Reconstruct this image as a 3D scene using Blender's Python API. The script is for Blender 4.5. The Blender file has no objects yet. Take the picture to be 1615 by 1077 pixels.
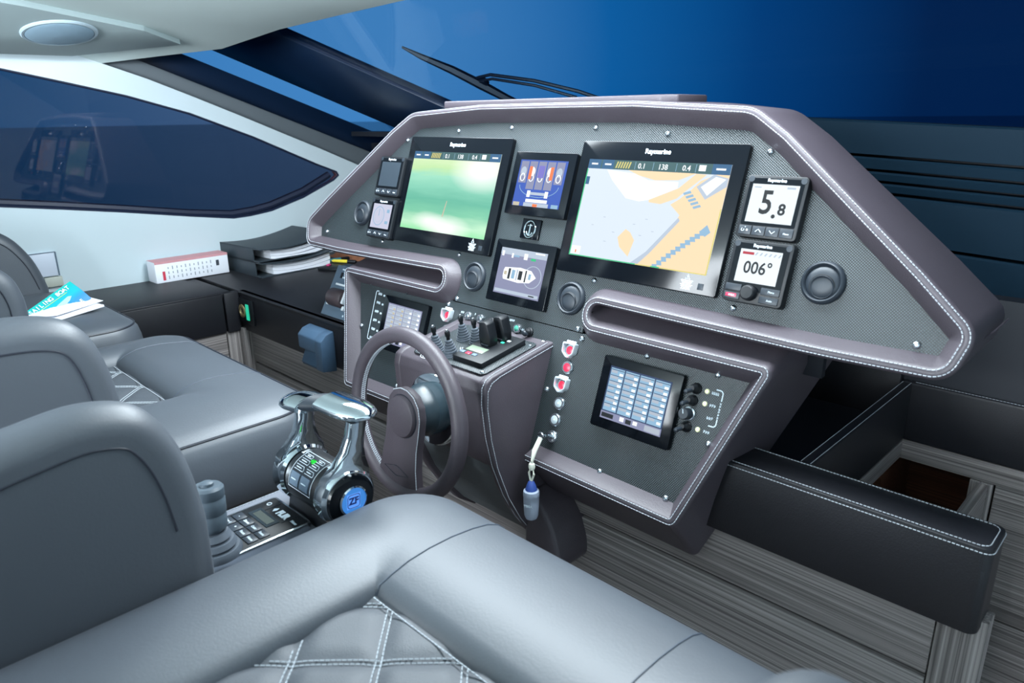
import bpy, bmesh, math, random
from mathutils import Matrix, Vector
random.seed(4)
scene = bpy.context.scene
PI = math.pi
FLOOR = 1.45                      # eye level of the photograph above the cabin sole; everything is lifted by this at the end

# ------------------------------------------------------------------ camera, sky, lights, exposure
cam_d = bpy.data.cameras.new('camera'); cam = bpy.data.objects.new('camera', cam_d)
scene.collection.objects.link(cam); scene.camera = cam
cam_d.sensor_width = 36.0; cam_d.lens = 1134.466 / 1615 * 36; cam_d.clip_start = 0.02; cam_d.clip_end = 500; cam_d.dof.use_dof = True; cam_d.dof.focus_distance = 1.75; cam_d.dof.aperture_fstop = 6.0
RT = [[0.712625, 0.202907, -0.671561], [0.701449, -0.221928, 0.677286], [-0.011612, -0.953717, -0.30048]]
cam.matrix_world = Matrix(((RT[0][0], -RT[0][1], -RT[0][2], 0), (RT[1][0], -RT[1][1], -RT[1][2], 0), (RT[2][0], -RT[2][1], -RT[2][2], 0), (0, 0, 0, 1)))

vs = scene.view_settings
vs.view_transform = 'Standard'; vs.look = 'None'; vs.exposure = 0.15; vs.gamma = 1.0; vs.use_curve_mapping = False

def S(r, g, b):
    f = lambda c: (c / 255 / 12.92) if c / 255 <= .04045 else ((c / 255 + .055) / 1.055) ** 2.4
    return (f(r), f(g), f(b), 1.0)

world = bpy.data.worlds.new('dusk_sky'); scene.world = world; world.use_nodes = True
nt = world.node_tree; nt.nodes.clear()
wo = nt.nodes.new('ShaderNodeOutputWorld'); bg = nt.nodes.new('ShaderNodeBackground')
tc = nt.nodes.new('ShaderNodeTexCoord'); dot = nt.nodes.new('ShaderNodeVectorMath'); dot.operation = 'DOT_PRODUCT'
dot.inputs[1].default_value = (-0.85, 0.52, 0.06)
rp = nt.nodes.new('ShaderNodeValToRGB')
for i, (p, c) in enumerate(((0.0, S(3, 16, 40)), (0.60, S(3, 20, 48)), (0.87, S(3, 30, 66)), (0.925, S(4, 56, 106)), (0.965, S(14, 86, 142)), (1.0, S(66, 122, 172)))):
    e = rp.color_ramp.elements[i] if i < 2 else rp.color_ramp.elements.new(p)
    e.position = p; e.color = c
mr = nt.nodes.new('ShaderNodeMapRange'); mr.inputs[1].default_value = -1; mr.inputs[2].default_value = 1
nt.links.new(tc.outputs['Generated'], dot.inputs[0]); nt.links.new(dot.outputs['Value'], mr.inputs[0])
nt.links.new(mr.outputs[0], rp.inputs[0]); nt.links.new(rp.outputs[0], bg.inputs[0]); bg.inputs[1].default_value = 1.65
nt.links.new(bg.outputs[0], wo.inputs[0])

def area(name, loc, target, sx, sy, power, col):
    d = bpy.data.lights.new(name, 'AREA'); d.shape = 'RECTANGLE'; d.size = sx; d.size_y = sy; d.energy = power; d.color = col
    o = bpy.data.objects.new(name, d); scene.collection.objects.link(o); o.location = loc
    o.rotation_euler = (Vector(target) - Vector(loc)).to_track_quat('-Z', 'Y').to_euler(); return o
area('cabin_ceiling_light', (-1.15, 1.10, 0.40), (-1.15, 0.75, -1), 1.7, 0.30, 52, (0.84, 0.94, 1.0))
area('aft_fill_light', (-0.9, -2.3, 0.1), (-1.1, 1.0, -0.4), 2.2, 1.0, 290, (0.86, 0.94, 1.0))  # unseen soft fill added aft to brighten the dark faces of dash and cabinet

# ------------------------------------------------------------------ materials
MATS = {}
def mat(name, col, rough=.5, metal=0.0, spec=.5, emit=0.0, bump=None, var=0.0, vscale=8.0, coat=0.0, alpha=None):
    if name in MATS: return MATS[name]
    m = bpy.data.materials.new(name); m.use_nodes = True; n = m.node_tree; b = n.nodes['Principled BSDF']
    b.inputs['Base Color'].default_value = col; b.inputs['Roughness'].default_value = rough; b.inputs['Metallic'].default_value = metal
    b.inputs['Specular IOR Level'].default_value = spec; b.inputs['Coat Weight'].default_value = coat
    if emit:
        b.inputs['Emission Color'].default_value = col; b.inputs['Emission Strength'].default_value = emit
    t = n.nodes.new('ShaderNodeTexCoord')
    if var:
        nz = n.nodes.new('ShaderNodeTexNoise'); nz.inputs['Scale'].default_value = vscale; nz.inputs['Detail'].default_value = 4
        n.links.new(t.outputs['Object'], nz.inputs['Vector'])
        mx = n.nodes.new('ShaderNodeMix'); mx.data_type = 'RGBA'
        mx.inputs[6].default_value = tuple(c * (1 - var) for c in col[:3]) + (1,); mx.inputs[7].default_value = tuple(min(1, c * (1 + var)) for c in col[:3]) + (1,)
        n.links.new(nz.outputs['Fac'], mx.inputs[0]); n.links.new(mx.outputs[2], b.inputs['Base Color'])
    if bump:
        sc, st = bump
        vz = n.nodes.new('ShaderNodeTexNoise'); vz.inputs['Scale'].default_value = sc; vz.inputs['Detail'].default_value = 3
        bp = n.nodes.new('ShaderNodeBump'); bp.inputs['Strength'].default_value = st; bp.inputs['Distance'].default_value = .002
        n.links.new(t.outputs['Object'], vz.inputs['Vector']); n.links.new(vz.outputs['Fac'], bp.inputs['Height']); n.links.new(bp.outputs[0], b.inputs['Normal'])
    MATS[name] = m; return m

def wood(name, axis, c1, c2, c3):
    m = bpy.data.materials.new(name); m.use_nodes = True; n = m.node_tree; b = n.nodes['Principled BSDF']
    b.inputs['Roughness'].default_value = .45
    t = n.nodes.new('ShaderNodeTexCoord'); mp = n.nodes.new('ShaderNodeMapping')
    mp.inputs['Scale'].default_value = {'x': (1.2, 230, 230), 'y': (230, 1.2, 230), 'z': (230, 230, 1.2)}[axis]
    nz = n.nodes.new('ShaderNodeTexNoise'); nz.inputs['Scale'].default_value = 1.0; nz.inputs['Detail'].default_value = 5; nz.inputs['Roughness'].default_value = .65
    r = n.nodes.new('ShaderNodeValToRGB')
    for i, (p, c) in enumerate(((.34, c1), (.5, c2), (.68, c3))):
        e = r.color_ramp.elements[i] if i < 2 else r.color_ramp.elements.new(p)
        e.position = p; e.color = c
    n.links.new(t.outputs['Object'], mp.inputs[0]); n.links.new(mp.outputs[0], nz.inputs['Vector']); n.links.new(nz.outputs['Fac'], r.inputs[0])
    n.links.new(r.outputs[0], b.inputs['Base Color'])
    bp = n.nodes.new('ShaderNodeBump'); bp.inputs['Strength'].default_value = .15; bp.inputs['Distance'].default_value = .001
    n.links.new(nz.outputs['Fac'], bp.inputs['Height']); n.links.new(bp.outputs[0], b.inputs['Normal'])
    MATS[name] = m; return m

def weave(name, lo, hi):
    """small two-way woven carbon texture lying in the plane of the fascia"""
    m = bpy.data.materials.new(name); m.use_nodes = True; n = m.node_tree; b = n.nodes['Principled BSDF']
    b.inputs['Roughness'].default_value = .38; b.inputs['Specular IOR Level'].default_value = .45
    uv = n.nodes.new('ShaderNodeUVMap'); uv.uv_map = 'plane'
    w = []
    for ang in (0.62, -0.95):
        mp = n.nodes.new('ShaderNodeMapping'); mp.inputs['Rotation'].default_value = (0, 0, ang)
        wv = n.nodes.new('ShaderNodeTexWave'); wv.wave_type = 'BANDS'; wv.bands_direction = 'X'; wv.inputs['Scale'].default_value = 92
        n.links.new(uv.outputs[0], mp.inputs[0]); n.links.new(mp.outputs[0], wv.inputs['Vector']); w.append(wv)
    mu = n.nodes.new('ShaderNodeMath'); mu.operation = 'MULTIPLY'
    n.links.new(w[0].outputs['Fac'], mu.inputs[0]); n.links.new(w[1].outputs['Fac'], mu.inputs[1])
    r = n.nodes.new('ShaderNodeValToRGB'); r.color_ramp.elements[0].color = lo; r.color_ramp.elements[1].color = hi
    r.color_ramp.elements[0].position = .12; r.color_ramp.elements[1].position = .75
    n.links.new(mu.outputs[0], r.inputs[0]); n.links.new(r.outputs[0], b.inputs['Base Color'])
    bp = n.nodes.new('ShaderNodeBump'); bp.inputs['Strength'].default_value = .5; bp.inputs['Distance'].default_value = .0008
    n.links.new(mu.outputs[0], bp.inputs['Height']); n.links.new(bp.outputs[0], b.inputs['Normal'])
    MATS[name] = m; return m

def tinted(name, tint, gloss=.9, rough=.0):
    m = bpy.data.materials.new(name); m.use_nodes = True; n = m.node_tree; n.nodes.clear()
    o = n.nodes.new('ShaderNodeOutputMaterial'); tr = n.nodes.new('ShaderNodeBsdfTransparent'); gl = n.nodes.new('ShaderNodeBsdfGlossy')
    lw = n.nodes.new('ShaderNodeLayerWeight'); lw.inputs['Blend'].default_value = .5; pw = n.nodes.new('ShaderNodeMath'); pw.operation = 'POWER'; pw.inputs[1].default_value = 5.0
    n.links.new(lw.outputs['Facing'], pw.inputs[0]); fr = n.nodes.new('ShaderNodeMath'); fr.operation = 'MULTIPLY_ADD'; fr.inputs[1].default_value = .5; fr.inputs[2].default_value = .03; n.links.new(pw.outputs[0], fr.inputs[0])
    mx = n.nodes.new('ShaderNodeMixShader')
    tr.inputs[0].default_value = tint; gl.inputs[0].default_value = (gloss, gloss, gloss, 1); gl.inputs['Roughness'].default_value = rough
    n.links.new(fr.outputs[0], mx.inputs[0]); n.links.new(tr.outputs[0], mx.inputs[1]); n.links.new(gl.outputs[0], mx.inputs[2]); n.links.new(mx.outputs[0], o.inputs[0])
    MATS[name] = m; return m

LEATHER = mat('leather_plum_grey', S(66, 60, 67), .46, spec=.5, bump=(420, .25), var=.06)
SEAT = mat('leather_charcoal', S(69, 75, 83), .5, spec=.75, bump=(260, .10), var=.08, vscale=5)
QUILT = mat('leather_quilted', S(68, 73, 80), .52, spec=.6, bump=(700, .3), var=.06)
LEDGE = mat('leather_black_navy', S(19, 20, 26), .5, spec=.4, bump=(420, .25), var=.06)
DARK = mat('black_vinyl', S(20, 24, 32), .6, spec=.3)
THREAD = mat('white_thread', S(172, 178, 186), .7)
QTHREAD = mat('grey_white_thread', S(158, 165, 172), .7)
PIPING = mat('dark_piping', S(36, 40, 50), .45)
SEAM = mat('seam_slate_thread', S(70, 78, 90), .5)  # even slate grey for the thin tubes along the bolster seams
WOODX = wood('grey_oak_horizontal', 'x', S(70, 66, 66), S(116, 110, 109), S(158, 151, 149))
WOODZ = wood('grey_oak_vertical', 'z', S(70, 66, 66), S(116, 110, 109), S(158, 151, 149))
WOODY = wood('grey_oak_fore_and_aft', 'y', S(70, 66, 66), S(116, 110, 109), S(158, 151, 149))
BROWN = wood('brown_wood', 'x', S(60, 36, 26), S(92, 58, 42), S(120, 80, 60))
CARBON = weave('carbon_weave', S(8, 12, 14), S(84, 96, 102))
WHITE = mat('white_gelcoat', S(200, 214, 220), .35, var=.02, vscale=2)
CEIL = mat('ceiling_fabric', S(200, 214, 212), .6, var=.03, vscale=3)
BEZEL = mat('black_bezel', S(9, 13, 18), .12, spec=.22)
PLASTIC = mat('black_plastic', S(15, 19, 24), .45, spec=.35)
PLASTIC2 = mat('charcoal_plastic', S(34, 41, 49), .45, spec=.4)
GREYP = mat('slate_grey_plastic', S(88, 106, 124), .5)
BLUEP = mat('steel_blue_plastic', S(60, 84, 108), .5)
RUBBER = mat('grey_rubber', S(74, 82, 92), .6)
CHROME = mat('chrome', S(215, 225, 230), .06, metal=1.0)
STEEL = mat('brushed_steel', S(190, 198, 205), .25, metal=1.0)
WHITEP = mat('white_plastic', S(225, 230, 235), .4)
MARK = mat('white_print', S(205, 218, 228), .6)
PAPER = mat('paper', S(236, 238, 246), .7)
CLEAR = mat('clear_plastic', S(205, 216, 222), .15, spec=.6); CLEAR.node_tree.nodes['Principled BSDF'].inputs['Transmission Weight'].default_value = .45
RED = mat('red_lens', S(232, 44, 72), .3, emit=.35)
WLENS = mat('white_lens', S(176, 188, 194), .3)
def emat(name, c, k=1.0):
    if name in MATS: return MATS[name]
    m = bpy.data.materials.new(name); m.use_nodes = True; n = m.node_tree; b = n.nodes['Principled BSDF']
    b.inputs['Base Color'].default_value = (.01, .01, .01, 1); b.inputs['Roughness'].default_value = .35; b.inputs['Specular IOR Level'].default_value = .12
    b.inputs['Emission Color'].default_value = c; b.inputs['Emission Strength'].default_value = k
    MATS[name] = m; return m

# ------------------------------------------------------------------ mesh collector
I4 = Matrix.Identity(4)
class MB:
    def __init__(s, *mats):
        s.v = []; s.f = []; s.mi = []; s.M = I4; s.mats = list(mats); s.cur = 0; s.sharp = 38
    def use(s, m):
        if m not in s.mats: s.mats.append(m)
        s.cur = s.mats.index(m); return s
    def at(s, M): s.M = M; return s
    def raw(s, vs, fs):
        o = len(s.v); s.v += [s.M @ Vector(p) for p in vs]
        for f in fs: s.f.append([i + o for i in f]); s.mi.append(s.cur)
        return s
    def bm(s, b):
        b.verts.index_update(); s.raw([v.co[:] for v in b.verts], [[v.index for v in f.verts] for f in b.faces]); b.free(); return s
    def box(s, c, d, bev=0, seg=2, taper=None):
        b = bmesh.new(); bmesh.ops.create_cube(b, size=1)
        for v in b.verts:
            z = v.co.z
            v.co = Vector((v.co.x * d[0], v.co.y * d[1], v.co.z * d[2]))
            if taper and z > 0: v.co.x *= taper[0]; v.co.y *= taper[1]
            v.co += Vector(c)
        if bev: bmesh.ops.bevel(b, geom=b.edges[:], offset=bev, segments=seg, affect='EDGES', profile=.5, clamp_overlap=True)
        return s.bm(b)
    def prism(s, pts, z0, z1, bev=0, seg=2, axes=None):
        """polygon in local xy, extruded z0..z1; axes maps (a,b,c)->local xyz"""
        b = bmesh.new(); A = axes or (lambda a, bb, c: (a, bb, c))
        lo = [b.verts.new(A(p[0], p[1], z0)) for p in pts]; hi = [b.verts.new(A(p[0], p[1], z1)) for p in pts]; n = len(pts)
        b.faces.new(lo[::-1]); b.faces.new(hi)
        for i in range(n): b.faces.new((lo[i], lo[(i + 1) % n], hi[(i + 1) % n], hi[i]))
        bmesh.ops.recalc_face_normals(b, faces=b.faces[:])
        if bev: bmesh.ops.bevel(b, geom=b.edges[:], offset=bev, segments=seg, affect='EDGES', profile=.5, clamp_overlap=True)
        return s.bm(b)
    def lathe(s, prof, n=20, cap=True):
        vs = []; fs = []
        for r, z in prof: vs += [(r * math.cos(2 * PI * k / n), r * math.sin(2 * PI * k / n), z) for k in range(n)]
        for i in range(len(prof) - 1):
            for k in range(n): fs.append((i * n + k, i * n + (k + 1) % n, (i + 1) * n + (k + 1) % n, (i + 1) * n + k))
        if cap:
            if prof[0][0] > 1e-6: fs.append(tuple(range(n))[::-1])
            if prof[-1][0] > 1e-6: fs.append(tuple(range((len(prof) - 1) * n, len(prof) * n)))
        return s.raw(vs, fs)
    def loft(s, rings, closed=True, loop=False, caps=False):
        n = len(rings[0]); vs = [p for r in rings for p in r]; fs = []; m = len(rings)
        for i in range(m if loop else m - 1):
            j = (i + 1) % m
            for k in range(n if closed else n - 1): fs.append((i * n + k, i * n + (k + 1) % n, j * n + (k + 1) % n, j * n + k))
        if caps and not loop: fs.append(tuple(range(n))[::-1]); fs.append(tuple(range((m - 1) * n, m * n)))
        return s.raw(vs, fs)
    def tube(s, pts, r, n=8, closed=False, up=Vector((0, 0, 1)), flat=1.0):
        P = [Vector(p) for p in pts]; m = len(P); rings = []; rr = r if isinstance(r, (list, tuple)) else [r] * m
        for i in range(m):
            a = P[(i - 1) % m] if (closed or i > 0) else P[i]; b = P[(i + 1) % m] if (closed or i < m - 1) else P[i]
            t = (b - a).normalized(); u = t.cross(up)
            if u.length < 1e-4: u = t.cross(Vector((1, 0, 0)))
            u.normalize(); w = u.cross(t)
            rings.append([P[i] + rr[i] * (math.cos(2 * PI * k / n) * u + flat * math.sin(2 * PI * k / n) * w) for k in range(n)])
        return s.loft(rings, True, closed, not closed)
    def stitch(s, pts, pitch=.0062, length=.0044, r=.00075, gap0=0.0):
        P = [Vector(p) for p in pts]; L = [0]
        for a, b in zip(P, P[1:]): L.append(L[-1] + (b - a).length)
        def ev(x):
            for i in range(len(P) - 1):
                if x <= L[i + 1] or i == len(P) - 2:
                    t = (x - L[i]) / max(1e-9, L[i + 1] - L[i]); return P[i].lerp(P[i + 1], t)
        x = gap0; i = 0
        while x + length < L[-1]:
            while i < len(P) - 2 and x > L[i + 1]: i += 1
            a = ev(x); b = ev(x + length); t = (b - a).normalized(); u = t.cross(Vector((.3, .5, .81)))
            if u.length < 1e-3: u = t.cross(Vector((1, 0, 0)))
            u.normalize(); w = u.cross(t)
            s.raw([a + u * r, a + w * r, a - u * r, a - w * r, b + u * r, b + w * r, b - u * r, b - w * r],
                  [(0, 1, 5, 4), (1, 2, 6, 5), (2, 3, 7, 6), (3, 0, 4, 7), (3, 2, 1, 0), (4, 5, 6, 7)])
            x += pitch
        return s
    def text(s, body, size, x=0, y=0, z=0, align='CENTER', bold=0.0, shear=0.0, ext=.0002, sx=1.0):
        c = bpy.data.curves.new('t', 'FONT'); c.body = body; c.size = size; c.align_x = align; c.align_y = 'CENTER'; c.extrude = ext; c.offset = bold; c.shear = shear; c.resolution_u = 3
        o = bpy.data.objects.new('t', c); me = bpy.data.meshes.new_from_object(o)
        s.raw([(v.co.x * sx + x, v.co.y + y, v.co.z + z) for v in me.vertices], [list(p.vertices) for p in me.polygons])
        bpy.data.objects.remove(o); bpy.data.curves.remove(c); bpy.data.meshes.remove(me); return s
    def build(s, name, parent=None, kind=None, label=None, uvM=None, smooth=True):
        off = root_loc(parent) if parent else Vector((0, 0, 0))
        me = bpy.data.meshes.new(name); me.from_pydata([tuple(p - off) for p in s.v], [], s.f)
        for m in s.mats: me.materials.append(m)
        if len(s.mats) > 1: me.polygons.foreach_set('material_index', s.mi)
        if smooth:
            me.polygons.foreach_set('use_smooth', [True] * len(me.polygons)); me.set_sharp_from_angle(angle=math.radians(s.sharp))
        if uvM is not None:
            l = me.uv_layers.new(name='plane')
            co = [uvM @ p for p in s.v]
            for lp in me.loops: q = co[lp.vertex_index]; l.data[lp.index].uv = (q.x, q.y)
        me.update(); o = bpy.data.objects.new(name, me); scene.collection.objects.link(o)
        if parent: o.parent = parent
        if kind: o['kind'] = kind
        if label: o['label'] = label
        return o

def root_loc(o):
    while o.parent: o = o.parent
    return o.location.copy()
def thing(name, label, cat, loc, group=None):
    o = bpy.data.objects.new(name, None); scene.collection.objects.link(o); o.empty_display_size = .05
    o.location = loc; o['label'] = label; o['category'] = cat
    if group: o['group'] = group
    return o
def tag(o, label, cat, group=None):
    o['label'] = label; o['category'] = cat
    if group: o['group'] = group
    return o
def frame(o, x, y):
    x = Vector(x).normalized(); y = Vector(y); z = x.cross(y).normalized(); y = z.cross(x)
    return Matrix(((x.x, y.x, z.x, o[0]), (x.y, y.y, z.y, o[1]), (x.z, y.z, z.z, o[2]), (0, 0, 0, 1)))
T = Matrix.Translation
def Rz(a): return Matrix.Rotation(a, 4, 'Z')
def Rx(a): return Matrix.Rotation(a, 4, 'X')
def Ry(a): return Matrix.Rotation(a, 4, 'Y')
def fillet(pts, closed=False, n=6):
    """pts: (x, y, radius[, extra]) -> rounded polyline of (x, y, extra)"""
    out = []; m = len(pts)
    for i, p in enumerate(pts):
        q = Vector(p[:2]); r = p[2]; ex = p[3] if len(p) > 3 else None
        if (not closed and i in (0, m - 1)) or r <= 0: out.append((q.x, q.y, ex)); continue
        a = Vector(pts[(i - 1) % m][:2]) - q; b = Vector(pts[(i + 1) % m][:2]) - q
        la, lb = a.length, b.length; a.normalize(); b.normalize()
        ang = a.angle(b); d = min(r / math.tan(ang / 2), la * .49, lb * .49); r = d * math.tan(ang / 2)
        c = q + (a + b).normalized() * (r / math.sin(ang / 2)); s0 = q + a * d - c; s1 = q + b * d - c
        tot = s0.angle(s1); sg = 1 if s0.cross(s1) > 0 else -1
        for k in range(n + 1):
            t = tot * k / n * sg; v = Vector((s0.x * math.cos(t) - s0.y * math.sin(t), s0.x * math.sin(t) + s0.y * math.cos(t))); out.append((c.x + v.x, c.y + v.y, ex))
    return out
def rrect(w, h, r, cx=0, cy=0, n=4):
    return [(p[0], p[1]) for p in fillet([(cx - w / 2, cy - h / 2, r), (cx + w / 2, cy - h / 2, r), (cx + w / 2, cy + h / 2, r), (cx - w / 2, cy + h / 2, r)], True, n)]

# ------------------------------------------------------------------ setting: shell, windows, pillars
YB, ZB = 2.05, -0.05
_d = Vector((0, .9 - YB, .8 - ZB)).normalized()
WF = frame((0, YB, ZB), (1, 0, 0), _d)            # raked windscreen plane: x across, y up the slope, z towards the cabin... (outward normal)
WALLX = -2.92
m = MB(mat('cabin_sole', S(70, 62, 58), .4, var=.2)).box((-.8, .2, -FLOOR - .03), (5.0, 6.2, .06)); m.build('floor', kind='structure')
# left wall with its curved window opening
win = [(-.9, -.2), (-.9, .36), (.2, .245), (.61, .164), (.786, .127), (.982, .084), (1.201, .022), (1.448, -.072), (1.73, -.196), (1.83, -.235), (1.842, -.255), (1.813, -.276), (1.652, -.34), (1.495, -.383), (1.40, -.394), (1.323, -.397), (1.144, -.37), (.915, -.332), (.71, -.301), (.527, -.275)]
top = [(-2.6, .42), (0, .33), (.628, .256), (.803, .225), (.916, .189), (1.06, .142), (1.21, .085), (1.40, .010), (1.591, -.068), (1.75, -.132), (1.911, -.2), (2.05, -.262), (2.05, -FLOOR), (-2.6, -FLOOR)]
def wall_with_hole(outer, hole, x0, x1, M):
    b = bmesh.new(); es = []
    for loop in (outer, hole):
        vv = [b.verts.new((0, p[0], p[1])) for p in loop]
        for i in range(len(vv)): es.append(b.edges.new((vv[i], vv[(i + 1) % len(vv)])))
    bmesh.ops.triangle_fill(b, use_beauty=True, use_dissolve=False, edges=es)
    r = bmesh.ops.extrude_face_region(b, geom=b.faces[:])
    for e in r['geom']:
        if isinstance(e, bmesh.types.BMVert): e.co.x = x1 - x0
    for v in b.verts: v.co.x += x0
    bmesh.ops.recalc_face_normals(b, faces=b.faces[:])
    return MB(M).bm(b)
wall_with_hole(top, win, WALLX, WALLX - .05, WHITE).build('wall_left', kind='structure')
g = MB(tinted('tinted_side_glass', S(222, 196, 196), .8)).prism(win, WALLX - .030, WALLX - .022, axes=lambda a, b, c: (c, a, b)); win1 = g.build('window_1', kind='structure')
fr = MB(mat('window_rubber', S(24, 34, 58), .5))
fr.tube([(WALLX - .012, p[0], p[1]) for p in win], .007, 6, closed=True, up=Vector((1, 0, 0))); fr.build('window_seal', win1)
bar = MB(mat('window_rubber', S(24, 34, 58), .5)); bar.tube([(WALLX - .028, p[0], p[1] + .012) for p in ((-.5, -.24), (.527, -.275), (.71, -.301), (.915, -.332), (1.144, -.37), (1.323, -.392), (1.42, -.385), (1.5, -.372), (1.66, -.325), (1.80, -.262))], .016, 8, up=Vector((1, 0, 0))); bar.build('window_gasket', win1)
# windscreen
WINDS = tinted('tinted_windscreen', S(226, 234, 240), .7)
MB(WINDS).at(WF).box((-.55, .52, 0), (4.48 - 0.0, 1.2, .008)).build('window_2', kind='structure')
MB(WINDS).prism([(1.10, .42), (1.382, .25), (2.292, -.075), (2.292, -.16), (2.137, -.10), (1.0, .33)], -3.004, -2.998, axes=lambda a, b, c: (c, a, b)).build('window_3', kind='structure')
# pillars: bars in the windscreen plane
FRIT = mat('pillar_black', S(16, 34, 58), .3, spec=.5); GREYTRIM = mat('pillar_grey_vinyl', S(92, 100, 106), .6)
MB(FRIT).at(WF).prism([(-2.27 + .12, .045), (-2.27, .153), (-2.804, .627), (-3.11, .90), (-3.84, .90), (-3.436, .581), (-2.70, -.016), (-2.62, -.08)], -.03, .012, bev=.004).build('trim_1', kind='structure')
YZ_ = lambda a, b, c: (c, a, b)
MB(FRIT).prism([(.75, .33), (1.056, .19), (2.006, -.165), (2.2, -.30), (2.3, -.16), (2.137, -.086), (1.229, .239), (.95, .40)], -3.02, -2.985, bev=.004, axes=YZ_).build('trim_2', kind='structure')
MB(GREYTRIM).prism([(.70, .225), (.916, .15), (1.21, .045), (1.591, -.105), (1.911, -.24), (2.1, -.33), (2.1, -.185), (2.006, -.148), (1.056, .206), (.75, .31)], -2.985, -2.945, bev=.006, axes=YZ_).build('trim_3', kind='structure')
# wiper outside the glass
wp = thing('windscreen_wiper', 'black wiper lying outside on the windscreen above the dashboard', 'wiper', WF @ Vector((-2.0, .17, -.03)))
m = MB(mat('wiper_black', S(10, 22, 40), .5)).at(WF); m.tube([(-2.237, .443, -.03), (-2.19, .385, -.032), (-2.10, .30, -.035), (-2.02, .215, -.033), (-1.95, .14, -.03), (-1.86, .06, -.03)], [.004, .010, .015, .017, .014, .008], 6); m.build('wiper_blade', wp)
m = MB(mat('wiper_black', S(10, 22, 40), .5)).at(WF); m.tube([(-2.03, .24, -.045), (-1.95, .252, -.045), (-1.77, .208, -.045), (-1.62, .145, -.045), (-1.45, .05, -.04)], .006, 6); m.tube([(-2.03, .228, -.04), (-1.95, .236, -.04), (-1.78, .19, -.04), (-1.64, .12, -.04)], .005, 6); m.box((-2.02, .222, -.04), (.06, .028, .02), .005); m.build('wiper_arm', wp)
# ceiling: low at the side, rising to the middle, its front edge running to the windscreen
F = [(-2.92, .916, .189), (-2.84, 1.08, .214), (-2.747, 1.278, .243), (-2.53, 1.395, .298), (-2.2, 1.46, .324), (-1.916, 1.49, .338), (-1.5, 1.50, .37), (-1.0, 1.46, .44), (-.4, 1.38, .52), (.4, 1.36, .55), (1.35, 1.34, .55)]
hc = [.26, .220, .243, .2975, .38, .451, .545, .61, .63, .63, .63]
rows = []
for k in range(41):
    t = k / 40; row = []
    for (x, y, z), h in zip(F, hc):
        yy = y + (-2.6 - y) * t; a = min(1, t * 6.0); a = a * a * (3 - 2 * a)
        zz = z + (h - z) * a
        if x <= -2.9:
            for (y0, z0), (y1, z1) in zip(top[:4], top[1:5]):
                if y0 <= yy <= y1: zz = z0 + (z1 - z0) * (yy - y0) / (y1 - y0)
        row.append((x, yy, zz))
    rows.append(row)
m = MB(CEIL); m.loft([[(p[0], p[1], p[2]) for p in r] for r in rows], closed=False)
m.loft([[(p[0], p[1] + .02, p[2] + .03) for p in rows[0]], [(p[0], p[1], p[2]) for p in rows[0]]], closed=False)
m.loft([[(p[0], p[1] + .02, p[2] + .03) for p in rows[0]], [(p[0], p[1] - .2, p[2] + .9) for p in rows[0]]], closed=False); m.sharp = 60
ceil = m.build('ceiling', kind='structure')
CF = frame((-2.637, .723, .268), (1, 0, .25), (0, 1, 0))
m = MB(mat('ceiling_panel_grey', S(166, 182, 184), .6)).at(CF)
m.prism(fillet([(-.048, .384, .006), (.059, .228, .03), (.179, -.12, .0), (.28, -.50, 0), (-.17, -.50, 0), (-.225, -.27, 0), (-.212, .08, .02)], True), -.014, .01, bev=.004)
m.build('ceiling_panel', ceil)
sp = thing('ceiling_speaker', 'round pale blue-grey disc let into the ceiling panel above the side window', 'speaker', (-2.637, .723, .25))
MB(mat('speaker_grille', S(150, 178, 196), .6, bump=(900, .3))).at(CF @ T((0, 0, -.014)) @ Rx(PI)).lathe([(.094, .0), (.092, .007), (.076, .012), (0, .014)], 40).build('grille', sp)
MB(mat('speaker_rim', S(178, 196, 206), .4)).at(CF @ T((0, 0, -.013)) @ Rx(PI)).lathe([(.104, 0), (.104, .004), (.100, .008), (.094, .008), (.094, .0)], 40, cap=False).build('rim', sp)
MB(WHITE).box((1.36, -.3, -.4), (.05, 4.8, 2.2)).build('wall_right', kind='structure')
MB(WHITE).box((-.8, -2.62, -1.0), (4.6, .05, .9)).build('wall_back', kind='structure')
MB(DARK).box((-.8, 2.09, -.80), (4.5, .04, 1.36)).build('wall_front', kind='structure')
MB(WOODY).box((-.262, 1.45, -1.12), (.02, .58, .66)).build('trim_4', kind='structure')
# sea outside
m = MB(mat('sea_water', S(40, 78, 116), .22, bump=(1.2, .15))); m.box((0, 0, -3.4), (900, 900, .1)); sea = m.build('sea'); sea['kind'] = 'structure'; sea['label'] = 'calm dark blue sea outside the windows'

# ------------------------------------------------------------------ cabinets round the helm
# black stepped moulding between the dash and the windscreen
fa = thing('foredeck_moulding', 'black stepped moulding of long panels under the windscreen right of the dashboard', 'moulding', (-.6, 1.9, -.6))
FP = mat('gloss_black_panel', S(8, 30, 44), .65, spec=.12)
for z0, z1, tl in ((-.105, -.028, .0), (-.138, -.112, 0), (-.164, -.145, 0), (-.19, -.171, 0), (-.305, -.198, 0), (-.40, -.313, 0)):
    m = MB(FP); m.prism([(1.89, z0), (1.885, z1 - .004), (1.89, z1), (1.96, z1), (1.96, z0)], -1.75, 1.3, axes=lambda a, b, c: (c, a, b)); m.at(T((0, 0, 0)))
    m.v = [Vector((p.x, p.y, p.z - .05 * (p.x + .57))) for p in m.v]; m.build('panel', fa)
m = MB(DARK); m.box((-.25, 1.955, -.29), (3.1, .04, .5)); m.v = [Vector((p.x, p.y, p.z - .05 * (p.x + .57))) for p in m.v]; m.build('backing', fa)
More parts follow.
